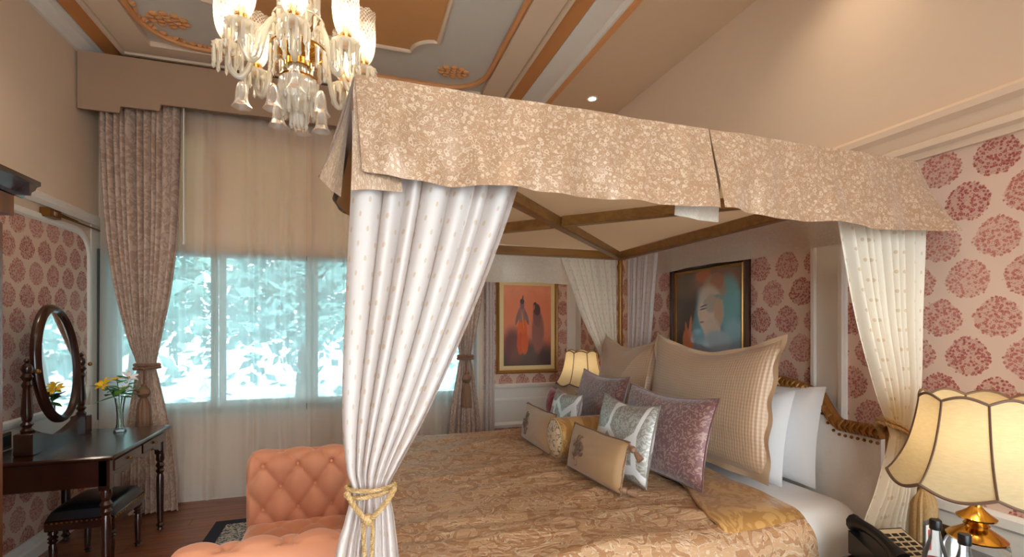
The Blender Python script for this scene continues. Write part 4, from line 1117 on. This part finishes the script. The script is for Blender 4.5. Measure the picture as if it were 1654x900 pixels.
kp = facep(-.035, .10, -.078, .075, .003, 'keypad_plate', M['phone_cream'], t)
for r_ in range(6):
    for c_ in range(4):
        x0 = -.025 + c_ * .031; y0 = -.07 + r_ * .022
        facep(x0, x0 + .02, y0, y0 + .012, .006, 'key', M['black'], kp)
m = MB().tube([(-.075, -.10 + .2 * q, (.062 + .045 * q) + .022 * math.sin(PI * q)) for q in [i / 14 for i in range(15)]], lambda q: .019 + .013 * abs(2 * q - 1) ** 3, 10)
m.xf(TM).build('handset', M['black'], t)
# bottles
def bottle(x, y, z, label):
    t = thing('water_bottle', label, 'bottle', (x, y, z), 'glass water bottles')
    MB().lathe([(.030, 0), (.034, .006), (.035, .02), (.035, .10), (.032, .125), (.018, .168), (.0135, .19), (.0135, .21)], (x, y, z), 24).build('bottle_glass', M['glass'], t)
    MB().lathe([(.033, .008), (.033, .09), (.02, .092)], (x, y, z), 20).build('water', glass('water', (.97, .99, .99, 1), ior=1.2), t)
    MB().lathe([(.0155, .203), (.016, .205), (.016, .231), (.0145, .234), (.001, .234)], (x, y, z), 20, (20, .02)).build('cap', M['black'], t)
    MB().lathe([(.0355, .04), (.0358, .041), (.0358, .102), (.0355, .103)], (x, y, z), 24, cap=False).build('label_band', M['label_red'], t)
bottle(1.785, 1.055, .64, 'clear glass bottle with black cap and red label beside the telephone')
bottle(1.745, .955, .64, 'clear glass bottle with black cap in front of the brass lamp')
t = thing('card_stand', 'clear acrylic card stand with red marked card behind the bottles', 'stand', (1.87, 1.13, .64))
MB().box(1.83, 1.91, 1.115, 1.12, .646, .84).build('acrylic_back', M['glass'], t, 0)
MB().box(1.83, 1.91, 1.09, 1.15, .64, .646).build('acrylic_foot', M['glass'], t, 0)
MB().box(1.836, 1.904, 1.1125, 1.1145, .65, .825).build('card', M['white_trim'], t, 0)
MB().box(1.845, 1.86, 1.1115, 1.1124, .74, .81).build('red_mark', M['label_red'], t, 0)
# brown switch panel on the wall behind the telephone
t = thing('switch_panel', 'brown brass switch panel on the dado behind the telephone', 'switch', (RX - .02, 1.36, .63))
MB().box(RX - .022, RX - .012, 1.26, 1.46, .60, .685, .003).build('plate', M['socket'], t)
for i in range(3): MB().box(RX - .027, RX - .021, 1.29 + i * .05, 1.325 + i * .05, .625, .66, .002).build('switch', M['black'], t)
t = thing('socket_plate', 'dark socket plate on the dado at the left edge of the photo', 'socket', (LX + .012, 3.65, .80))
MB().box(LX + .012, LX + .022, 3.56, 3.70, .765, .865, .003).build('plate', M['socket'], t)
MB().box(LX + .02, LX + .026, 3.575, 3.685, .78, .85, .002).build('socket_face', M['black'], t)

# ================================================================== SETTEE
st = thing('tufted_settee', 'peach velvet buttoned settee with two upright ends at the foot of the bed', 'settee', (-.29, 2.55, 0))
def tuft(u, v, p, q):
    a, b = u / p + v / q, u / p - v / q
    s = math.sqrt(abs(math.sin(PI * a) * math.sin(PI * b)))
    da, db = a - round(a), b - round(b); bt = math.exp(-(da * da + db * db) / .012)
    return s - .7 * bt
SXA, SXB = -.565, -.02
def arm(yc, face, name):
    # profile in (inward, z): inner face up, roll over the top, back down
    pr = [(.075, .36), (.08, .45), (.082, .55), (.085, .64), (.086, .70), (.075, .745), (.045, .772), (.0, .782), (-.045, .772), (-.075, .745), (-.085, .70), (-.08, .60), (-.08, .10)]
    qs = [cr(pr, i / 599) for i in range(600)]; arm.L = [0.0]
    for i in range(599): arm.L.append(arm.L[-1] + float(np.hypot(*(qs[i + 1] - qs[i]))))
    def fn(u, v):
        a, z = cr(pr, v); e = 1 - min(u, 1 - u) / .07
        x = SXA + (SXB - SXA) * u
        k_ = 1 - .28 * max(0, e) ** 2.2
        s_len = arm.L[min(599, int(v * 600))] - .10
        tf = tuft(x - SXA - .085, s_len, .18, .25) if s_len < .5 else .55 + .45 * abs(math.sin(PI * (x - SXA - .085) / .18))
        d = .038 * (tf - .6) * max(0, 1 - max(0, e) ** 2)
        zc = z if z < .5 else .5 + (z - .5) * (1 - .16 * max(0, e) ** 2.5)
        aa = a * k_ + (d if v < .35 else d * math.cos((v - .35) / .3 * PI / 2) if v < .65 else 0)
        zz = zc + (.55 * d * math.sin(min(1, (v - .3) / .25) * PI / 2) if .3 < v < .65 else 0)
        return (x, yc + face * aa, zz)
    m = MB().grid(fn, 90, 60)
    for u in (0, 1):
        lo = [fn(u, v / 59) for v in range(60)]; c_ = (lo[0][0], yc, .45); k0 = len(m.v)
        m.add(lo + [c_], [((i, i + 1, 60) if (u == 0) == (face < 0) else (i + 1, i, 60)) for i in range(59)] + [(59, 0, 60)])
    o = m.build(name, M['velvet'], st, 60)
    bt = None
    for r_ in range(3):
        for c_ in range(8):
            u_ = .085 + (c_ - 1) * .09
            if (c_ + r_) % 2 == 0 or not (.03 < u_ < .51): continue
            v_ = next(i for i in range(600) if arm.L[i] >= .10 + r_ * .125) / 600
            a, z = cr(pr, v_)
            if bt is None:
                bt = MB().ball((-.29, 2.55, 0), .010, 8, (1, .5, 1)).build('button', M['velvet'], o); b2 = bt
            else: b2 = bt.copy(); C.objects.link(b2); b2.parent = o
            b2.location = (SXA + u_ + .29, yc + face * (a - .014) - 2.55, z)
arm(3.08, -1, 'end_panel'); arm(1.80, 1, 'end_panel')
def seat(u, v):
    a, b = u * 2 - 1, v * 2 - 1
    x = SXA + .01 + (SXB - SXA - .02) * u; y = 1.88 + (3.0 - 1.88) * v
    ed = max(abs(a) ** 8, abs(b) ** 14)
    return (x, y, .425 + .016 * (tuft(x + .29, y, .18, .25) - .5) * (1 - ed) - .05 * ed)
m = MB().grid(seat, 60, 90)
so = m.build('seat_cushion', M['velvet'], st, 70)
MB().box(SXA + .012, SXB - .012, 1.88, 3.0, .2, .385, .02).build('seat_base', M['velvet'], st)
for x in (SXA + .06, SXB - .06):
    for y in (1.80, 3.08): MB().lathe([(.018, 0.0095), (.028, .08), (.03, .12)], (x, y, 0), 12).build('leg', M['dark_wood'], st)
# rug
t = thing('patterned_rug', 'navy bordered patterned rug on the floor under the settee', 'rug', (-.4, 2.9, 0))
MB().box(-.99, .25, 1.55, 4.2, .0005, .008, .002).build('rug_border', M['rug_border'], t)
MB().box(-.90, .16, 1.64, 4.11, .004, .0095).build('rug_field', M['rug_field'], t, 0)

# ================================================================== DRESSING TABLE
def turned(m, x, y, z0, z1, r=.024):
    h = z1 - z0
    P_ = [(r * .55, 0), (r * .9, .01), (r * .6, .04), (r * 1.15, .07), (r * .7, .10), (r * .75, .12), (r * 1.05, .55), (r * 1.0, .70), (r * .75, .74), (r * 1.25, .78), (r * .8, .81), (r * 1.3, .85), (r * .8, .89), (r * 1.2, .93), (r * 1.1, 1.0)]
    return m.lathe([(a, z0 + b * h) for a, b in P_], (x, y, 0), 16)
VX0, VX1, VY0, VY1, VZ = -1.95, -1.30, 3.32, 4.22, .76
t = thing('dressing_table', 'dark polished wooden dressing table with two drawers by the left wall', 'table', ((VX0 + VX1) / 2, (VY0 + VY1) / 2, 0))
MB().box(VX0, VX1 + .01, VY0 - .01, VY1 + .01, VZ - .026, VZ, .008).build('table_top', M['dark_wood'], t)
m = MB(); m.box(VX0 + .02, VX1 - .03, VY0 + .012, VY0 + .03, .585, VZ - .026, .002).build('end_panel', M['dark_wood'], t)
MB().box(VX0 + .02, VX1 - .03, VY1 - .03, VY1 - .012, .585, VZ - .026, .002).build('end_panel', M['dark_wood'], t)
MB().box(VX0 + .02, VX0 + .04, VY0 + .03, VY1 - .03, .585, VZ - .026, .002).build('back_panel', M['dark_wood'], t)
ap = [(VY0 + .03, VZ - .026)] + [(VY0 + .03 + (VY1 - VY0 - .06) * i / 48, .605 + .022 * math.sin(i / 48 * PI * 6) ** 3 + .03 * math.sin(i / 48 * PI)) for i in range(49)] + [(VY1 - .03, VZ - .026)]
MB().prism(ap, lambda a, b, q: (q, a, b), VX1 - .042, VX1 - .026).build('shaped_apron', M['dark_wood'], t)
for i in range(2):
    a = VY0 + .06 + i * .40; b = a + .38
    d = MB().box(VX1 - .028, VX1 - .012, a, b, .655, .722, .005).build('drawer', M['dark_wood'], t)
    MB().ball((VX1 - .002, (a + b) / 2, .688), .011, 10).build('knob', M['old_brass'], d)
for x in (VX0 + .045, VX1 - .045):
    for y in (VY0 + .04, VY1 - .04):
        MB().box(x - .028, x + .028, y - .028, y + .028, .56, VZ - .026, .004).build('leg_block', M['dark_wood'], t)
        turned(MB(), x, y, .0, .56).build('leg', M['dark_wood_z'], t)
# mirror on stand
t = thing('dressing_mirror', 'oval swing mirror in dark turned wooden stand on the dressing table', 'mirror', (-1.77, 3.78, VZ))
for y in (3.49, 4.07):
    MB().box(-1.815, -1.725, y - .04, y + .04, VZ, VZ + .125, .005).build('stand_block', M['dark_wood'], t)
    P_ = [(.026, .125), (.03, .14), (.018, .155), (.03, .175), (.018, .19), (.022, .20), (.028, .24), (.018, .38), (.026, .40), (.016, .42), (.03, .445), (.018, .465), (.028, .49), (.024, .51), (.01, .525), (.016, .54), (.002, .555)]
    MB().lathe([(a, VZ + b) for a, b in P_], (-1.77, y, 0), 16).build('stand_post', M['dark_wood_z'], t)
    MB().tube([(-1.77, y, VZ + .475), (-1.77, 3.78 + (y - 3.78) * .83, VZ + .475)], .01, 8).build('pivot', M['old_brass'], t)
    MB().ball((-1.72, y, VZ + .475), .014, 10).build('knob', M['old_brass'], t)
pl = [(3.52, 0), (4.04, 0)] + [(4.04 - .52 * i / 24, .06 + .075 * abs(2 * i / 24 - 1) ** 1.5) for i in range(25)]
MB().prism(pl, lambda a, b, q: (q, a, VZ + b), -1.79, -1.75).build('plinth', M['dark_wood'], t)
fz = 1.262; tl = R(4)
def mir(a, ry, rz, dx=0):
    dz = rz * math.sin(a); return (-1.765 - dz * math.sin(tl) + dx, 3.78 + ry * math.cos(a), fz + dz * math.cos(tl))
m = MB(); pr = [(0, 0), (.004, .018), (.016, .026), (.03, .02), (.042, .008), (.046, 0), (.046, -.018), (0, -.018)]
m.grid(lambda u, v: mir(2 * PI * u, .192 + pr[round(v * 8) % 8][0], .325 + pr[round(v * 8) % 8][0], pr[round(v * 8) % 8][1]), 60, 8, cu=True, cv=True)
m.build('mirror_frame', M['dark_wood'], t)
m = MB(); m.add([mir(2 * PI * i / 60, .194, .327, .003) for i in range(60)], [tuple(range(60))]); m.build('mirror_glass', M['silver'], t, 0)
# stool
t = thing('dressing_stool', 'low dark wooden stool with black leather seat by the dressing table', 'stool', (-1.53, 3.72, 0))
QX0, QX1, QY0, QY1, QZ = -1.70, -1.36, 3.50, 3.95, .36
MB().box(QX0, QX1, QY0, QY1, QZ - .06, QZ, .004).build('seat_rail', M['dark_wood'], t)
def cush(u, v):
    a, b = u * 2 - 1, v * 2 - 1
    return (QX0 + .004 + (QX1 - QX0 - .008) * u, QY0 + .004 + (QY1 - QY0 - .008) * v, QZ + .002 + .07 * ((1 - a ** 6) * (1 - b ** 6)) ** .4)
MB().grid(cush, 28, 28).build('seat', M['leather'], t)
stud = None
for i in range(14):
    for fx in (0, 1):
        x, y = (QX0 + .015 + (QX1 - QX0 - .03) * i / 13, QY0 - .002) if fx == 0 else (QX1 + .002, QY0 + .015 + (QY1 - QY0 - .03) * i / 13)
        if stud is None: stud = MB().ball((-1.53, 3.72, 0), .006, 6).build('stud', M['old_brass'], t); o = stud
        else: o = stud.copy(); C.objects.link(o)
        o.location = (x + 1.53, y - 3.72, QZ - .012)
for x in (QX0 + .03, QX1 - .03):
    for y in (QY0 + .03, QY1 - .03): turned(MB(), x, y, 0, QZ - .06, .02).build('leg', M['dark_wood_z'], t)
# vase with flowers
VXc, VYc = -1.545, 4.06
t = thing('glass_vase', 'slim clear glass vase of flowers on the dressing table', 'vase', (VXc, VYc, VZ))
MB().lathe([(.001, .004), (.030, .004), (.032, .002), (.036, .0), (.038, .01), (.03, .02), (.021, .05), (.019, .12), (.024, .18), (.032, .235), (.0305, .235), (.022, .18), (.017, .12), (.019, .05), (.025, .026), (.001, .022)], (VXc, VYc, VZ), 24, cap=False).build('vase_glass', M['glass'], t)
MB().lathe([(.018, .028), (.0165, .1), (.0165, .13), (.001, .13)], (VXc, VYc, VZ), 16, cap=False).build('water', glass('vase water', (.94, .98, .96, 1), ior=1.2), t)
def petal_flower(c, r_, mat, name, n, up, label, stem_to):
    t = thing(name, label, 'flower', (VXc, VYc, VZ + .02), 'flowers in the vase')
    d = Vector(up).normalized(); e = d.orthogonal().normalized(); f = d.cross(e)
    m = MB()
    for k_ in range(n):
        a = 2 * PI * k_ / n + (k_ % 2) * .2; dr = e * math.cos(a) + f * math.sin(a); sd = d.cross(dr)
        def pf_(u, v):
            w_ = math.sin(PI * min(.98, .08 + .9 * v)) * r_ * .42
            return Vector(c) + dr * (r_ * (v ** .8)) + d * (r_ * (.75 * v - .45 * v * v * (1 + .4 * (k_ % 2)))) + sd * (w_ * (u - .5)) + d * (.15 * w_ * abs(u - .5))
        m.grid(pf_, 4, 6)
    m.build('petals', mat, t)
    MB().ball(c, r_ * .18, 8).build('flower_heart', M['rope_gold'], t)
    p0 = Vector((VXc + stem_to[0], VYc + stem_to[1], VZ + .03)); p1 = Vector((VXc + stem_to[0] * -.5, VYc - stem_to[1] * .5, VZ + .24)); p2 = Vector(c)
    MB().tube([p0.lerp(p1, q).lerp(p1.lerp(p2, q), q) for q in [i / 12 for i in range(13)]], .0028, 6).build('stem', M['stem'], t)
    m = MB(); rg = random.Random(int(r_ * 1000) + n)
    for k_ in range(9):
        q = .62 + .36 * k_ / 9; b_ = p0.lerp(p1, q).lerp(p1.lerp(p2, q), q); a = rg.uniform(0, 6.3); L = rg.uniform(.08, .15)
        dr = Vector((math.cos(a), math.sin(a), rg.uniform(-.1, .7))).normalized(); sd = dr.cross(Vector((0, 0, 1))).normalized()
        m.grid(lambda u, v: b_ + dr * (L * v) + sd * (.034 * math.sin(PI * min(.97, .05 + .95 * v)) * (u - .5) * 1.6) + Vector((0, 0, -.03 * v * v)), 3, 7)
    m.build('leaf', M['green_leaf'], t)
petal_flower((VXc - .07, VYc - .05, VZ + .335), .055, M['yellow'], 'yellow_lily', 7, (-.3, -.8, .6), 'yellow lily bloom leaning left in the glass vase', (.008, .006))
petal_flower((VXc - .03, VYc + .03, VZ + .36), .05, M['yellow'], 'yellow_lily', 6, (-.1, -.2, 1), 'yellow lily bloom behind the front lily in the glass vase', (-.004, .008))
petal_flower((VXc + .055, VYc - .01, VZ + .375), .06, M['white_petal'], 'white_lily', 6, (.4, -.5, .7), 'white lily bloom at the top right of the glass vase', (-.008, -.004))
petal_flower((VXc + .035, VYc - .03, VZ + .31), .04, M['white_petal'], 'white_lily', 6, (.5, -.8, .3), 'small white lily bloom just above the vase rim', (.004, -.008))
# wardrobe at the left edge
t = thing('wardrobe', 'tall brown wardrobe with dark cornice cut by the left edge of the photo', 'wardrobe', (-1.68, 2.05, 0))
MB().box(-1.94, -1.40, 1.55, 2.585, .08, 1.965, .006).build('carcass', M['ward_wood'], t)
MB().box(-1.94, -1.365, 1.53, 2.61, 1.965, 2.055, .004).build('frieze', M['ward_wood'], t)
cp = [(0, 2.055), (.01, 2.055), (.015, 2.07), (.04, 2.085), (.055, 2.105), (.07, 2.112), (.07, 2.13), (0, 2.13)]
m = MB()
m.prism(cp, lambda a, b, q: (-1.365 + a - .01, q, b), 1.47, 2.67); m.prism(cp[::-1], lambda a, b, q: (q, 2.60 + a, b), -1.94, -1.31)
m.box(-1.94, -1.36, 1.5, 2.62, 2.055, 2.12)
m.build('cornice', M['dark_wood'], t)
MB().box(-1.94, -1.38, 1.53, 2.60, 0, .08, .004).build('plinth', M['dark_wood'], t)
for i in range(2):
    d = MB().box(-1.405, -1.38, 1.57 + i * .51, 2.06 + i * .51, .12, 1.93, .006).build('door', M['ward_wood'], t)
    MB().ball((-1.365, 2.03 + i * .08, 1.05), .014, 10).build('handle', M['old_brass'], d)
# brass picture light
t = thing('picture_light', 'brass wall light with long thin arm above the left wallpaper panel', 'light', (LX + .03, 4.1, 2.27))
MB().box(LX + .004, LX + .06, 4.0, 4.14, 2.225, 2.285, .004).build('lamp_box', M['old_brass'], t)
MB().tube([(LX + .035, 4.14, 2.262), (LX + .035, 4.76, 2.262)], .007, 8).build('arm', M['old_brass'], t)
MB().tube([(LX + .035, 4.14, 2.278), (LX + .035, 4.40, 2.27)], .006, 8).build('arm', M['old_brass'], t)
MB().box(LX + .06, LX + .063, 4.05, 4.09, 2.24, 2.27, .001).build('badge', M['silver'], t)

# ================================================================== CHANDELIER
HX, HY_ = -.21, 2.14
ch = thing('chandelier', 'cut crystal chandelier with eight glowing etched glass shades', 'chandelier', (HX, HY_, 2.3))
MB().lathe([(.06, TRAY), (.06, TRAY - .02), (.03, TRAY - .045), (.012, TRAY - .06)], (HX, HY_, 0), 20).build('ceiling_rose', M['brass'], ch)
MB().tube([(HX, HY_, TRAY - .05), (HX, HY_, 3.0)], .007, 8).build('rod', M['brass'], ch)
MB().lathe([(.012, 3.02), (.03, 2.98), (.045, 2.94), (.03, 2.91), (.022, 2.88), (.05, 2.84), (.06, 2.80), (.045, 2.76), (.025, 2.73), (.03, 2.69), (.055, 2.66), (.06, 2.64)], (HX, HY_, 0), 20, (10, .05)).build('crystal_column', M['crystal'], ch)
MB().lathe([(.06, 2.64), (.085, 2.63), (.09, 2.61), (.075, 2.59), (.05, 2.575), (.05, 2.55)], (HX, HY_, 0), 24).build('brass_hub', M['brass'], ch)
MB().lathe([(.035, 2.56), (.04, 2.52), (.07, 2.49), (.078, 2.45), (.06, 2.40), (.03, 2.37), (.02, 2.355), (.026, 2.34), (.02, 2.32), (.004, 2.30)], (HX, HY_, 0), 24, (12, .06)).build('crystal_bowl', M['crystal'], ch)
# prism (shared mesh)
def prism_mesh(L, w_):
    m = MB().lathe([(.0015, 0), (w_ * .5, -.008), (w_ * .45, -L * .75), (w_ * .6, -L * .85), (.0005, -L)], (0, 0, 0), 6, cap=False)
    return m
def proto(mb, name, mat, parent, loc):
    k_ = tuple(ROOT[parent.name]); mb.v = [(a + k_[0], b + k_[1], c + k_[2]) for a, b, c in mb.v]
    o = mb.build(name, mat, parent, 20); o.location = (loc[0] - k_[0], loc[1] - k_[1], loc[2] - k_[2]); return o
PRO = {}
def drop(kind, mb_fn, mat, parent, loc):
    k_ = ROOT[parent.name]
    if kind not in PRO: PRO[kind] = proto(mb_fn(), kind, mat, parent, loc); return
    o = PRO[kind].copy(); C.objects.link(o); o.parent = parent; o.location = (loc[0] - k_[0], loc[1] - k_[1], loc[2] - k_[2])
    ROOT[o.name] = k_
for tr_, cnt, zz in ((.105, 16, 2.62), (.075, 12, 2.86), (.07, 14, 2.50), (.095, 16, 2.74), (.06, 12, 2.44)):
    tr2 = tr_
    MB().tube([(HX + tr2 * math.cos(2 * PI * i / 32), HY_ + tr2 * math.sin(2 * PI * i / 32), zz) for i in range(32)], .004, 6, True).build('prism_ring', M['crystal'] if zz > 2.7 else M['brass'], ch)
    for i in range(cnt):
        a = 2 * PI * i / cnt; drop('prism_drop', lambda: prism_mesh(.095, .016), M['crystal'], ch, (HX + tr2 * math.cos(a), HY_ + tr2 * math.sin(a), zz - .004))
def bell():
    return MB().grid(lambda u, v: (lambda r_, h, a: (r_ * (1 + .10 * math.cos(6 * a) * v ** 4) * math.cos(a), r_ * (1 + .10 * math.cos(6 * a) * v ** 4) * math.sin(a), h))(*cr([(.008, 0), (.016, -.012), (.022, -.04), (.023, -.065), (.028, -.085), (.036, -.098)], v), 2 * PI * u), 24, 10, cu=True)
def hurricane(z):
    def fn(u, v):
        a = 2 * PI * u; r_, h = cr([(.020, 0), (.034, .018), (.046, .055), (.051, .10), (.050, .15), (.049, .185), (.051, .205)], v)
        return (r_ * math.cos(a), r_ * math.sin(a), z + h + .009 * abs(math.sin(4 * a)) * v ** 6)
    return MB().grid(fn, 40, 16, cu=True)
AR = .252; ZC = 2.612
for k_ in range(8):
    a = R(20 + 45 * k_ - 18.2); ca, sa = math.cos(a), math.sin(a)
    P3 = lambda r_, z: (HX + r_ * ca, HY_ + r_ * sa, z)
    path = [(.06, 2.60), (.085, 2.66), (.115, 2.68), (.145, 2.645), (.165, 2.57), (.185, 2.505), (.215, 2.475), (.243, 2.50), (AR, 2.545), (AR, ZC - .03)]
    pts = [P3(*cr(path, q / 40)) for q in range(41)]
    ao = MB().tube(pts, .0105, 10).build('arm', M['crystal'], ch)
    c = P3(AR, 0)
    MB().lathe([(.012, ZC - .055), (.018, ZC - .045), (.05, ZC - .035), (.056, ZC - .028), (.05, ZC - .026), (.016, ZC - .032)], (c[0], c[1], 0), 24, (12, .05), cap=False).build('drip_dish', M['crystal'], ao)
    MB().lathe([(.010, ZC - .05), (.014, ZC - .02), (.02, ZC), (.022, ZC + .008), (.012, ZC + .012), (.011, ZC + .04)], (c[0], c[1], 0), 16).build('brass_cup', M['brass'], ao)
    hm = hurricane(ZC); hm.v = [(x + c[0], y + c[1], z) for x, y, z in hm.v]
    hm.build('glass_shade', M['etched'], ao, 80)
    MB().lathe([(.010, ZC + .04), (.017, ZC + .062), (.019, ZC + .08), (.014, ZC + .105), (.006, ZC + .125), (.001, ZC + .135)], (c[0], c[1], 0), 14).build('bulb', M['bulb'], ao)
    for i in range(10):
        b = 2 * PI * i / 10; drop('prism', lambda: prism_mesh(.085, .013), M['crystal'], ao, (c[0] + .05 * math.cos(b), c[1] + .05 * math.sin(b), ZC - .034))
    if k_ % 2 == 0:
        q = P3(.205, 2.455); drop('bell_drop', bell, M['frosted'], ao, q)
    else:
        q = P3(.12, 2.43); drop('bell_drop', bell, M['frosted'], ao, q)
        MB().tube([P3(.09, 2.60), q], .0015, 4).build('bell_wire', M['brass'], ao)
    lamp_light('candle_glow', 'POINT', (c[0], c[1], ZC + .085), P_BULB, (1, .80, .54), ch, shadow_soft_size=.02)
for i in range(6):
    a = 2 * PI * i / 6; drop('prism_drop', lambda: prism_mesh(.095, .016), M['crystal'], ch, (HX + .028 * math.cos(a), HY_ + .028 * math.sin(a), 2.39))

# ================================================================== OUTSIDE
gr = plain('pale paving outside', (150, 164, 172), .9, var=.2, scale=2)
o = MB().box(-14, 14, -14, 22, -.6, -.5).build('garden_paving', gr, None, 0); o['kind'] = 'structure'
def leafmat(name, c1, c2):
    t = NT(name); col = t.mix(t.noise(t.coord(), 1.6, 3.0), lin(c1), lin(c2))
    t.surface(t.mixs(.5, t.shader('ShaderNodeBsdfDiffuse', Color=col), t.shader('ShaderNodeBsdfTranslucent', Color=col))); return t.mat
LM = [leafmat('tree leaves green', (134, 172, 166), (172, 204, 198)), leafmat('tree leaves teal', (128, 168, 168), (164, 198, 196))]
bark = plain('tree bark', (92, 84, 72), .9, var=.2)
def tree(x, y, h, r, label, seed, mi):
    t = thing('garden_tree', label, 'tree', (x, y, -.5), 'garden trees'); rg = random.Random(seed)
    m = MB(); m.tube([(x, y, -.5), (x + .1, y, h * .3), (x - .05, y, h * .75)], lambda q: .14 * (1 - .7 * q), 8)
    for i in range(6):
        a = rg.uniform(0, 6.3); m.tube([(x, y, h * .3 + i * .2), (x + math.cos(a) * r * .4, y + math.sin(a) * r * .4, h * .5 + i * .25), (x + math.cos(a) * r * .8, y + math.sin(a) * r * .8, h * .6 + i * .3)], lambda q: .05 * (1 - .7 * q), 6)
    m.build('trunk', bark, t)
    nl = 3400; V = []; F_ = []
    cl = [(x + rg.gauss(0, r * .45), y + rg.gauss(0, r * .4), h * .55 + rg.gauss(0, h * .25)) for _ in range(38)]
    for i in range(nl):
        c = rg.choice(cl); p = Vector((rg.gauss(c[0], .32), rg.gauss(c[1], .32), max(-.3, rg.gauss(c[2], .28))))
        if p.z < 1.15 and rg.random() < .75: continue
        d = Vector((rg.uniform(-1, 1), rg.uniform(-1, 1), rg.uniform(-.8, .5))).normalized(); s = d.cross(Vector((rg.uniform(-1, 1), rg.uniform(-1, 1), rg.uniform(-1, 1)))).normalized()
        L = rg.uniform(.16, .34); k0 = len(V)
        V += [p, p + d * L * .5 + s * L * .25, p + d * L, p + d * L * .5 - s * L * .25]; F_.append((k0, k0 + 1, k0 + 2, k0 + 3))
    m = MB(); m.add(V, F_); m.build('foliage', LM[mi], t, 0, kind='stuff')
tree(-3.0, 8.2, 4.6, 1.5, 'leafy green garden tree outside the left end of the window', 1, 0)
tree(-.9, 9.4, 5.2, 1.7, 'leafy garden tree outside the middle of the window, left of centre', 2, 1)
tree(.9, 8.6, 4.8, 1.6, 'leafy green garden tree outside the window, right of centre', 3, 0)
tree(2.8, 9.8, 5.4, 1.8, 'leafy garden tree outside the right end of the window', 4, 1)
